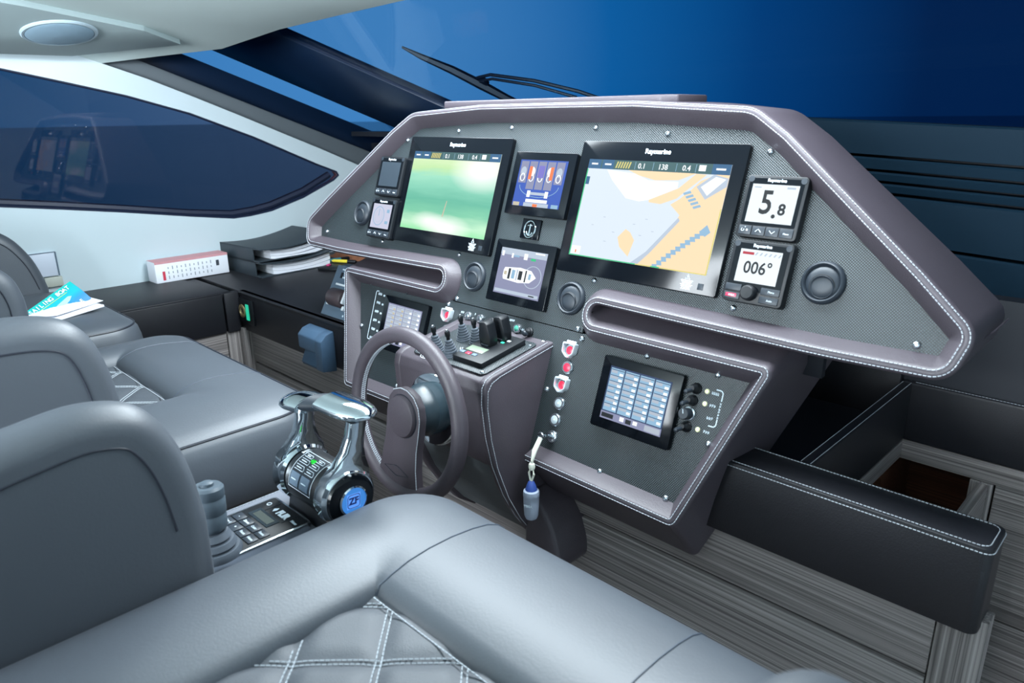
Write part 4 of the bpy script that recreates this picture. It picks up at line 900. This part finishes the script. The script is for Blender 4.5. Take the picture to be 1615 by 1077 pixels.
m.tube([(-.043 + .004 * math.cos(a), .092 + .004 * math.sin(a), .0004) for a in [2 * PI * k / 12 for k in range(12)]], .0008, 4, closed=True)
m.build('key_print', fc)
m = MB(PLASTIC2).at(A); m.box((-.029, .0905, .0003), (.0008, .032, .0006)); m.box((.029, .0905, .0003), (.0008, .032, .0006)); m.build('divider_line', fc)
J = T((-1.024, .366, FZ - .004))
m = MB(RUBBER).at(J); m.lathe([(.040, 0), (.041, .006), (.037, .013), (.031, .013), (.034, .018), (.030, .026), (.024, .026), (.027, .031), (.022, .040), (.014, .041), (.012, .05)], 32); m.sharp = 50; m.build('joystick_boot', fc)
m = MB(mat('joystick_grey', S(70, 82, 92), .5)).at(J @ T((0, 0, .046)) @ Rx(-.05) @ Ry(-.05)); m.lathe([(.014, -.008), (.0225, .0), (.0235, .004), (.0235, .022), (.0225, .024), (.0225, .025), (.0240, .027), (.0240, .048), (.0228, .050), (.0228, .051), (.0240, .053), (.0235, .066), (.020, .070), (0, .070)], 32); m.build('joystick', fc)
m = MB(mat('joystick_grey', S(70, 82, 92), .5)).at(J @ T((0, 0, .046)) @ Rx(-.05) @ Ry(-.05)); m.lathe([(.010, .0695), (.010, .0745), (.008, .076), (0, .076)], 20); m.build('joystick_button', fc)

# ------------------------------------------------------------------ seats
def seat(name, label, xq0, xq1, yq, xl, xr, yf, zq, zc, arms, back=-.18, pipe=True, seams=(), ph=(-.225, -.985), edge=.0):
    """xq0..xq1, yq: quilted inset; xl, xr, yf: outer cushion edge; zq inset level; zc bolster crest"""
    t = thing(name, label, 'chair', ((xl + xr) / 2, (back + yf) / 2, zc - .28), 'upholstered helm seats')
    st = []     # stations: inner point, outer point
    rc = .13; n = 10
    for k in range(n + 1): y = back + (yq - back) * k / n; st.append(((xq0, y), (xl, y)))
    cor = fillet([(xl, yq, 0), (xl, yf, rc), (xq0 + .0, yf, 0)], False, 10); cl = [(p[0], p[1]) for p in cor]
    for p in cl[1:]: st.append(((xq0, yq), p))
    for k in range(1, n + 1): x = xq0 + (xq1 - xq0) * k / n; st.append(((x, yq), (x, yf)))
    cor = fillet([(xq1, yf, 0), (xr, yf, rc), (xr, yq, 0)], False, 10)
    for p in cor[1:]: st.append(((xq1, yq), (p[0], p[1])))
    for k in range(1, n + 1): y = yq + (back - yq) * k / n; st.append(((xq1, y), (xr, y)))
    # dense so that long diagonals stay smooth
    pr = [(-.03, zq - .03), (.0, zq - .004), (.03, zq + .010), (.10, zq + (zc - zq) * .62), (.22, zq + (zc - zq) * .90), (.36, zc), (.52, zc - .001), (.68, zc - .006), (.80, zc - .013), (.885, zc - .023), (.94, zc - .036), (.975, zc - .054), (.995, zc - .08), (1.0, zc - .12), (.985, zc - .165), (.95, zc - .185), (.7, zc - .19)]
    if edge: pr = pr[:8] + [(.82, zc - .010), (.90, zc - .016), (.955, zc - .025), (.985, zc - .037), (1.005, zc - .06), (1.018, zc - .095), (1.012, zc - .135), (.975, zc - .175), (.95, zc - .185), (.7, zc - .19)]
    rings = []
    for I, O in st:
        dx, dy = O[0] - I[0], O[1] - I[1]; L = math.hypot(dx, dy); k = .6 + .4 * min(1, .20 / L)
        rings.append([(I[0] + dx * a, I[1] + dy * a, z) for a, z in pr])
    m = MB(SEAT); m.loft(rings, closed=False); m.sharp = 75; m.build('bolster', t)
    def on(i, a):
        I, O = st[i]
        for (a0, z0), (a1, z1) in zip(pr[1:], pr[2:]):
            if a0 <= a <= a1 or (a1, z1) == pr[-1]:
                q = (a - a0) / max(1e-6, a1 - a0); return Vector((I[0] + (O[0] - I[0]) * a, I[1] + (O[1] - I[1]) * a, z0 + (z1 - z0) * q))
    # seams
    for sx in seams:
        m = MB(SEAM)
        i = min(range(len(st)), key=lambda j: abs(st[j][0][0] - sx) + abs(st[j][1][0] - sx) + (0 if abs(st[j][1][1] - yf) < 1e-4 else 9))
        m.tube([on(i, a) + Vector((0, 0, .0003)) for a in (.0, .015, .03, .06, .1, .16, .22, .29, .36, .44, .52, .6, .68, .74, .8, .85, .885, .92, .94)], .0014, 6); m.build('seam', t)
    if pipe:
        e = .955 if edge else .90
        m = MB(PIPING); m.tube([on(i, e) + Vector((0, 0, .0008)) for i in range(len(st))], .0026, 6); m.build('piping', t)
    # quilted inset with pillowed diamonds
    dA = .1455; m = MB(QUILT); nx, ny = 60, 84; yb = back; G = []
    def qz(x, y):
        a = (x + y - ph[0]) / dA; b = (x - y - ph[1]) / dA; fa = abs(a - round(a)); fb = abs(b - round(b))
        return zq - .004 + .009 * min(1, fa / .22) ** .5 * min(1, fb / .22) ** .5 - .006
    for j in range(ny + 1):
        y = yb + (yq + .01 - yb) * j / ny; G.append([(xq0 - .01 + (xq1 - xq0 + .02) * i / nx, y, qz(xq0 - .01 + (xq1 - xq0 + .02) * i / nx, y)) for i in range(nx + 1)])
    m.loft(G, closed=False); m.sharp = 80; m.build('quilted_panel', t)
    m = MB(QTHREAD)
    for fam in (1, -1):
        c0 = ph[0] if fam == 1 else ph[1]
        for k in range(-14, 15):
            for off in (-.0048, .0048):
                seg = []
                for j in range(81):
                    y = yb + (yq - yb) * j / 80; x = c0 + k * dA - fam * y + off
                    if xq0 + .001 < x < xq1 - .001: seg.append(Vector((x, y, qz(x, y) + .0018)))
                if len(seg) > 2: m.stitch(seg, .0066, .0054, .0012)
    m.stitch([Vector((xq0 + .004, yq - .006, zq)), Vector((xq1 - .004, yq - .006, zq))], .0066, .0056, .001)
    m.build('stitching', t, kind='stuff', label='white double diamond stitching')
    m = MB(SEAT); m.prism(fillet([(xl + .03, back, .02), (xr - .03, back, .02), (xr - .035, yf - .06, .09), (xl + .035, yf - .06, .09)], True), zc - .27, zc - .185, bev=.018, seg=3); m.sharp = 60; m.build('seat_base', t)
    m = MB(PLASTIC); m.box(((xl + xr) / 2, .18, (zc - .27 - FLOOR) / 2), (.22, .26, FLOOR + zc - .27), .02); m.build('pedestal', t)
    m = MB(SEAT); m.box(((xl + xr) / 2, back - .10, zc + .22), (xr - xl - .16, .16, .62), .06, 5); m.sharp = 60; m.build('backrest', t)
    for (x0, x1, out, sh) in arms:
        def cr(p0, p1, p2, p3, u): return tuple(.5 * (2 * p1[i] + (p2[i] - p0[i]) * u + (2 * p0[i] - 5 * p1[i] + 4 * p2[i] - p3[i]) * u * u + (3 * p1[i] - p0[i] - 3 * p2[i] + p3[i]) * u ** 3) for i in (0, 1))
        L = len(out); cur = [out[0]]
        for i in range(1, L - 2):
            p0, p1, p2, p3 = out[i - 1] if i > 1 else out[i], out[i], out[i + 1], out[i + 2] if i < L - 3 else out[i + 1]
            cur += [cr(p0, p1, p2, p3, k / 4) for k in range(4)]
        cur += [out[-2], out[-1]]
        nr = []
        for a, p, b_ in zip(cur[-1:] + cur[:-1], cur, cur[1:] + cur[:1]):
            t1 = (Vector(p) - Vector(a)).normalized(); t2 = (Vector(b_) - Vector(p)).normalized(); n1 = Vector((t1.y, -t1.x)); n2 = Vector((t2.y, -t2.x)); h = (n1 + n2).normalized(); nr.append(h / max(.5, h.dot(n1)))
        ctr = Vector((0.0, cur[0][1]))
        if (Vector((sum(p[0] for p in cur) / len(cur), sum(p[1] for p in cur) / len(cur))) - Vector(cur[len(cur) // 2])).dot(nr[len(cur) // 2]) < 0: nr = [-q for q in nr]
        R0 = min(.034, (x1 - x0) * .49); rings = []
        rings = [[(x0 + R0 * (1 - math.cos(g)), p[0] + q.x * R0 * (1 - math.sin(g)), p[1] + q.y * R0 * (1 - math.sin(g))) for p, q in zip(cur, nr)] for g in [PI / 2 * k / 6 for k in range(7)]]
        rings += [[(x1 - R0 * (1 - math.cos(g)), p[0] + q.x * R0 * (1 - math.sin(g)), p[1] + q.y * R0 * (1 - math.sin(g))) for p, q in zip(cur, nr)] for g in [PI / 2 * k / 6 for k in range(6, -1, -1)]]
        m = MB(SEAT); m.loft(rings, True, False, True); m.sharp = 60; m.build('armrest', t)
        m = MB(PIPING)
        for xx in (x1 + .0002, x0 - .0002): m.tube([(xx, p[0] + q.x * sh, p[1] + q.y * sh) for p, q in zip(cur, nr)][2:-2], .0016, 6, up=Vector((1, 0, 0)))
        m.build('armrest_piping', t)
    return t
def armout(top, zb, back=-.16):
    """top: (y, z) points from back-top to front-bottom"""
    return [(back, zb), (back, top[0][1])] + [(p[0], p[1]) for p in top] + [(top[-1][0], zb)]
A1 = armout([(.05, -.350), (.12, -.341), (.19, -.332), (.238, -.338), (.270, -.353), (.292, -.380), (.309, -.418), (.321, -.466), (.330, -.53)], -.72)
A2_ = armout([(.05, -.291), (.15, -.287), (.198, -.287), (.245, -.292), (.280, -.304), (.303, -.323), (.319, -.352), (.331, -.396), (.339, -.45)], -.72)
A3 = armout([(.05, -.300), (.20, -.300), (.27, -.303), (.315, -.316), (.343, -.338), (.363, -.363), (.374, -.395), (.379, -.43), (.380, -.50)], -.70)
A4 = armout([(.10, -.302), (.30, -.296), (.36, -.297), (.42, -.308), (.476, -.336), (.508, -.362), (.532, -.395), (.553, -.435), (.568, -.48), (.58, -.53)], -.70)
A0 = armout([(.05, -.310), (.20, -.300), (.29, -.297), (.345, -.304), (.390, -.328), (.416, -.36), (.428, -.41), (.434, -.5)], -.72)
seat('helm_chair', 'charcoal leather helm seat nearest the camera with white diamond quilting', -.706, -.352, .448, -.93, -.13, .705, -.608, -.582, [(-.990, -.912, A1, .048), (-.145, -.065, A0, .045)], pipe=False, seams=(-.700, -.352))
seat('helm_chair', 'charcoal leather helm seat behind the steering wheel left of the console', -1.938, -1.580, .520, -2.085, -1.295, .745, -.598, -.566, [(-1.335, -1.25, A2_, .045), (-2.09, -2.02, A3, .04)], seams=(-1.930, -1.580), ph=(-1.235, -2.115), edge=1)
seat('helm_chair', 'charcoal leather outboard seat by the white wall under a blue-green brochure', -2.56, -2.29, .40, -2.74, -2.095, .665, -.552, -.528, [(-2.80, -2.72, A4, .03)], seams=(), ph=(-1.9, -2.9), edge=1)

# ------------------------------------------------------------------ loose things
SZ = -.526
bz = [SZ + .004, SZ + .010]
br = thing('brochure', 'blue-green boating brochure lying half open on the outboard seat', 'brochure', (-2.5, .55, SZ))
BB, a_, c1, c2 = Vector((-2.397, .563, -.455)), Vector((.218, -.885, -.417)).normalized(), Vector((-2.36, .624, -.487)), Vector((-2.305, .617, SZ + .006))
LL = .165; sd = -a_; SP0 = BB + a_ * LL; SP1 = BB; sl = LL        # spine runs from SP0 up to SP1
pdv = c1 - BB; CW = .078; pd = (pdv - sd * pdv.dot(sd)).normalized()
a_f = Vector((.46, -.885, -.005)).normalized()
def page(q0, q1, p0, p1, t, bow, n=10):
    r = []
    for k in range(n + 1):
        s_ = k / n; h = Vector((0, 0, bow * math.sin(PI * s_))); a = q0.lerp(p0, s_) + h; b = q1.lerp(p1, s_) + h; r.append([a, b, b - Vector((0, 0, t)), a - Vector((0, 0, t))])
    return r
m = MB(PAPER); m.loft(page(SP0 - Vector((0, 0, .004)), SP1 - Vector((0, 0, .042)), c2 + a_f * LL, c2, .006, -.004), True, False, True)
m.loft(page(SP0 - Vector((0, 0, .003)), SP1 - Vector((0, 0, .030)), c2 + a_f * LL + Vector((-.03, .012, .004)), c2 + Vector((-.03, .008, .006)), .001, -.002), True, False, True)
lo_ = [Vector((p.x, p.y, SZ)) for p in (SP0, SP1, c2, c2 + a_f * LL)]; hi_ = [SP0 - Vector((0, 0, .006)), SP1 - Vector((0, 0, .050)), c2 - Vector((0, 0, .005)), c2 + a_f * LL - Vector((0, 0, .005))]
m.loft([lo_, hi_], True, False, True); m.build('pages', br)
def leaf(n=8, t=.0012):
    r = []
    for k in range(n + 1):
        s_ = k / n; a = SP0 + pd * CW * s_; b = SP1 + pd * CW * s_; up = sd.cross(pd); up = up if up.z > 0 else -up; h = up * (.004 * math.sin(PI * s_)); r.append([a + h, b + h, b + h + up * t, a + h + up * t])
    return r
def cover_mat():
    m = bpy.data.materials.new('brochure_cover'); m.use_nodes = True; n = m.node_tree; b = n.nodes['Principled BSDF']; b.inputs['Roughness'].default_value = .35
    uv = n.nodes.new('ShaderNodeUVMap'); uv.uv_map = 'plane'; sx = n.nodes.new('ShaderNodeSeparateXYZ'); r = n.nodes.new('ShaderNodeValToRGB')
    for i, (p, c) in enumerate(((0, S(10, 170, 160)), (.45, S(14, 160, 180)), (.7, S(16, 120, 190)), (1, S(18, 110, 190)))):
        e = r.color_ramp.elements[i] if i < 2 else r.color_ramp.elements.new(p)
        e.position = p; e.color = c
    n.links.new(uv.outputs[0], sx.inputs[0]); n.links.new(sx.outputs['Y'], r.inputs[0]); n.links.new(r.outputs[0], b.inputs['Base Color']); return m
UPN = sd.cross(pd); UPN = UPN if UPN.z > 0 else -UPN
cf = Matrix(((sd.x, pd.x, UPN.x, SP0.x), (sd.y, pd.y, UPN.y, SP0.y), (sd.z, pd.z, UPN.z, SP0.z), (0, 0, 0, 1)))
m = MB(cover_mat()); m.loft(leaf(), True, False, True); m.build('cover', br, uvM=Matrix.Diagonal((1 / sl, 1 / CW, 1, 1)) @ cf.inverted(), label='teal cover with white lettering and a yacht')
def cov(s_, l, dz=.0016): return SP0 + sd * sl * l + pd * CW * s_ + UPN * (.004 * math.sin(PI * s_) + dz)
ft = Matrix(((sd.x, -pd.x, UPN.x, 0), (sd.y, -pd.y, UPN.y, 0), (sd.z, -pd.z, UPN.z, 0), (0, 0, 0, 1)))
m = MB(MARK)
for txt, s_, sz in (('SAILING BOAT', .17, .017), ('SEA LIFE', .88, .015)):
    for i, ch in enumerate(txt):
        if ch == ' ': continue
        m.at(T(cov(s_, .10 + .80 * (i + .5) / len(txt), .003)) @ ft); m.text(ch, sz, 0, 0, 0, bold=.0004)
m.at(I4); m.use(mat('brochure_yellow', S(190, 200, 90), .5)); m.tube([cov(.30, .25), cov(.30, .8)], .0008, 4)
m.use(mat('brochure_boat', S(150, 190, 220), .5)); q = [(.45, .75), (.52, .80), (.62, .72), (.70, .55), (.74, .36), (.70, .30), (.60, .36), (.50, .52)]; m.raw([cov(a, b, .003) for a, b in q], [tuple(range(len(q)))])
m.build('cover_print', br)
# long carton
bx = thing('long_carton', 'long white carton with red top edge standing against the wall on the side shelf', 'box', (-2.86, 1.09, -.593))
A = T((-2.858, 1.088, -.593)) @ Rz(.02)
m = MB(PAPER).at(A); m.box((0, 0, .040), (.075, .285, .080), .002); m.build('carton', bx)
m = MB(mat('carton_red', S(208, 150, 156), .6)).at(A); m.box((0, 0, .0803), (.074, .284, .0008)); m.box((.0376, 0, .076), (.0006, .284, .008)); m.use(mat('carton_label_red', S(205, 60, 80), .6)); m.box((.0378, -.112, .026), (.0006, .010, .034)); m.use(mat('carton_grey_print', S(150, 156, 166), .6))
for k in range(11):
    for j in range(3): m.box((.0378, -.094 + k * .0165, .018 + j * .018), (.0005, .0035, .013 - (k + j) % 3 * .003))
m.use(mat('carton_dark_print', S(60, 66, 76), .6)); m.box((.0378, .098, .046), (.0006, .012, .022)); m.build('carton_print', bx)
# ring binders
def binder(x, y, z, rz, h, label, bend):
    t = thing('ring_binder', label, 'binder', (x, y, z), 'ring binders on the desk'); A = T((x, y, z)) @ Rz(rz); L, W = .33, .29
    COVER = mat('binder_black', S(46, 56, 64), .5)
    def sheet(z0, th, x0, x1, y0, y1, k):
        n = 12; r = []
        for i in range(n + 1):
            s_ = i / n; yy = y0 + (y1 - y0) * s_; dz = k * (s_ ** 2) + (-.010 * math.sin(s_ * PI) if k else 0); r.append([(x0, yy, z0 + dz), (x1, yy, z0 + dz), (x1, yy, z0 + th + dz), (x0, yy, z0 + th + dz)])
        return r
    m = MB(COVER).at(A); m.loft(sheet(0, .004, -W / 2, W / 2, -L / 2, L / 2, 0), True, False, True); m.build('lower_cover', t)
    m = MB(COVER).at(A); m.loft(sheet(h - .004, .004, -W / 2, W / 2 + .012, -L / 2, L / 2, bend), True, False, True); m.build('upper_cover', t)
    m = MB(COVER).at(A); m.box((-.02, -L / 2 + .002, h / 2), (W - .04, .004, h), .001); m.build('spine', t)
    m = MB(PAPER).at(A); 
    for k in range(3): m.loft(sheet(.006 + k * (h - .014) / 3, (h - .014) / 3 - .0012, -W / 2 + .02, W / 2 - .005 - .003 * (k % 2), -L / 2 + .055, L / 2 - .012 + .004 * (k % 2), bend * .8 * (k + 1) / 3), True, False, True)
    m.build('papers', t)
binder(-2.775, 1.425, -.595, .05, .058, 'thick dark ring binder lying under another one on the desk', .010)
binder(-2.785, 1.422, -.535, .07, .052, 'thick dark ring binder lying on top of another, its cover bent up', .030)
# pencil case, pens, scrap
pc = thing('note_pad', 'small black pad with a yellow and pink marker on the desk beside the binders', 'pad', (-2.60, 1.62, -.595))
A = T((-2.575, 1.60, -.595)) @ Rz(.5)
m = MB(PLASTIC).at(A); m.box((0, 0, .005), (.13, .17, .010), .002); m.build('pad', pc)
m = MB(mat('pink_clip', S(206, 60, 120), .5)).at(A); m.box((-.045, -.03, .013), (.012, .02, .006), .001); m.build('clip', pc)
for i, (M, x, y, r, l) in enumerate(((mat('yellow_marker', S(226, 206, 60), .4), -.02, .02, .5, 'yellow marker pen lying on the black pad'), (mat('teal_pen', S(40, 110, 120), .4), -.075, .02, 1.4, 'dark teal pen lying across the edge of the black pad'))):
    t = thing('pen', l, 'pen', (-2.575 + x, 1.6 + y, -.584), 'pens on the pad'); B_ = T((-2.575 + x, 1.60 + y, -.5765)) @ Rz(r) @ Ry(PI / 2)
    m = MB(M).at(B_); m.lathe([(.002, -.055), (.0065, -.045), (.007, .01), (.007, .03)], 12); m.build('barrel', t)
    m = MB(PLASTIC).at(B_); m.lathe([(.0076, .02), (.0076, .055), (.006, .058)], 12); m.build('cap', t)
m = MB(mat('brown_cloth', S(132, 84, 58), .8, var=.3, vscale=30)); G = []
for j in range(15):
    G.append([(-2.82 + .24 * i / 19, 1.68 + .15 * j / 14, -.592 + max(0, .045 * math.sin(PI * i / 19) ** .7 * math.sin(PI * j / 14) ** .6 + .012 * math.sin(i * 1.7 + j * .9) * math.sin(PI * j / 14))) for i in range(20)])
m.loft(G, closed=False); tag(m.build('crumpled_cloth'), 'crumpled brown leather cloth under the left end of the dashboard', 'cloth')
# grey panel with roller switch on the desk
rs = thing('roller_panel', 'slate grey tilted panel with a brown roller standing on the desk left of the dashboard', 'panel', (-2.03, 1.36, -.595))
RA = frame((-1.988, 1.142, -.594), (1, 0, 0), (0, .483, .876))      # tilted face looking aft
m = MB(GREYP).at(RA); m.prism([(0, 0), (.27, 0), (.27, .165), (0, .165)], -.02, 0, bev=.002); m.build('plate', rs)
m = MB(GREYP); m.prism([(1.165, -.594), (1.155, -.585), (1.235, -.452), (1.26, -.452), (1.26, -.594)], -1.985, -1.72, axes=YZ); m.build('body', rs)
m = MB(mat('roller_brown', S(74, 62, 66), .4)).at(RA @ T((.028, .062, -.002)) @ Ry(PI / 2)); m.lathe([(.026, 0), (.029, .004), (.029, .072), (.026, .076)], 28); m.build('roller', rs)
m = MB(WHITEP).at(RA); m.box((.066, .104, .001), (.078, .006, .004), .001); m.box((.110, .066, .008), (.010, .040, .018), .003); m.box((.112, .034, .003), (.012, .014, .008), .002); m.box((.024, .040, .003), (.010, .014, .008), .002); m.build('white_edge', rs)
m = MB(MARK).at(RA); m.box((.07, .128, .0004), (.045, .005, .0006)); m.box((.065, .153, .0004), (.062, .004, .0006)); m.box((.12, .012, .0004), (.006, .006, .0006)); m.build('print', rs, kind='stuff')
m = MB(PLASTIC).at(RA); m.box((.040, .134, .0004), (.012, .018, .0008)); m.build('slot', rs)
# blue-grey holder on the desk front
bh = thing('wall_holder', 'blue-grey plastic holder fixed on the desk front left of the steering wheel', 'holder', (-1.89, 1.09, -.70))
m = MB(BLUEP); x0, x1 = -2.005, -1.872
m.prism([(1.111, -.622), (1.082, -.630), (1.064, -.648), (1.064, -.690), (1.070, -.696), (1.111, -.696)], x0, -1.90, bev=.004, axes=YZ)
m.prism([(1.111, -.622), (1.082, -.630), (1.062, -.648), (1.062, -.745), (1.111, -.752)], -1.905, -1.865, bev=.004, axes=YZ)
m.prism([(1.111, -.69), (1.095, -.69), (1.082, -.702), (1.066, -.738), (1.070, -.748), (1.111, -.752)], x0 + .004, -1.90, bev=.003, axes=YZ); m.sharp = 30; m.build('holder', bh)
# socket with green light
sk = thing('charge_socket', 'small dark socket plate with brass ring and green light on the desk front', 'socket', (-2.45, 1.11, -.67))
m = MB(PLASTIC); m.box((-2.445, 1.108, -.664), (.115, .008, .090), .002); m.build('plate', sk)
m = MB(mat('socket_brass', S(170, 150, 110), .35, metal=.6)).at(T((-2.462, 1.104, -.664)) @ Rx(PI / 2)); m.lathe([(.014, 0), (.024, .002), (.024, .005), (.015, .006), (.013, .0)], 20, cap=False); m.build('ring', sk)
m = MB(emat('socket_green', S(40, 200, 160), .9)); m.box((-2.425, 1.103, -.664), (.020, .004, .058), .001); m.build('light', sk)
# card and switch plate on the white wall
wc = thing('wall_plate', 'small white framed switch plate on the white wall behind the outboard seat', 'plate', (-2.905, .62, -.50))
m = MB(mat('plate_lilac_white', S(206, 214, 228), .4)); m.box((-2.914, .610, -.482), (.012, .085, .085), .003); m.build('plate', wc)
m = MB(GREYP); m.tube([(-2.907, .655, -.44), (-2.907, .655, -.525)], .0025, 6); m.tube([(-2.907, .565, -.44), (-2.907, .655, -.44)], .0015, 6); m.use(mat('plate_cream', S(186, 190, 180), .5)); m.box((-2.912, .635, -.545), (.014, .055, .034), .002); m.build('frame', wc)

# ------------------------------------------------------------------ lift the whole place so that the cabin sole is at zero
for o in scene.objects:
    if o.parent is None: o.location.z += FLOOR
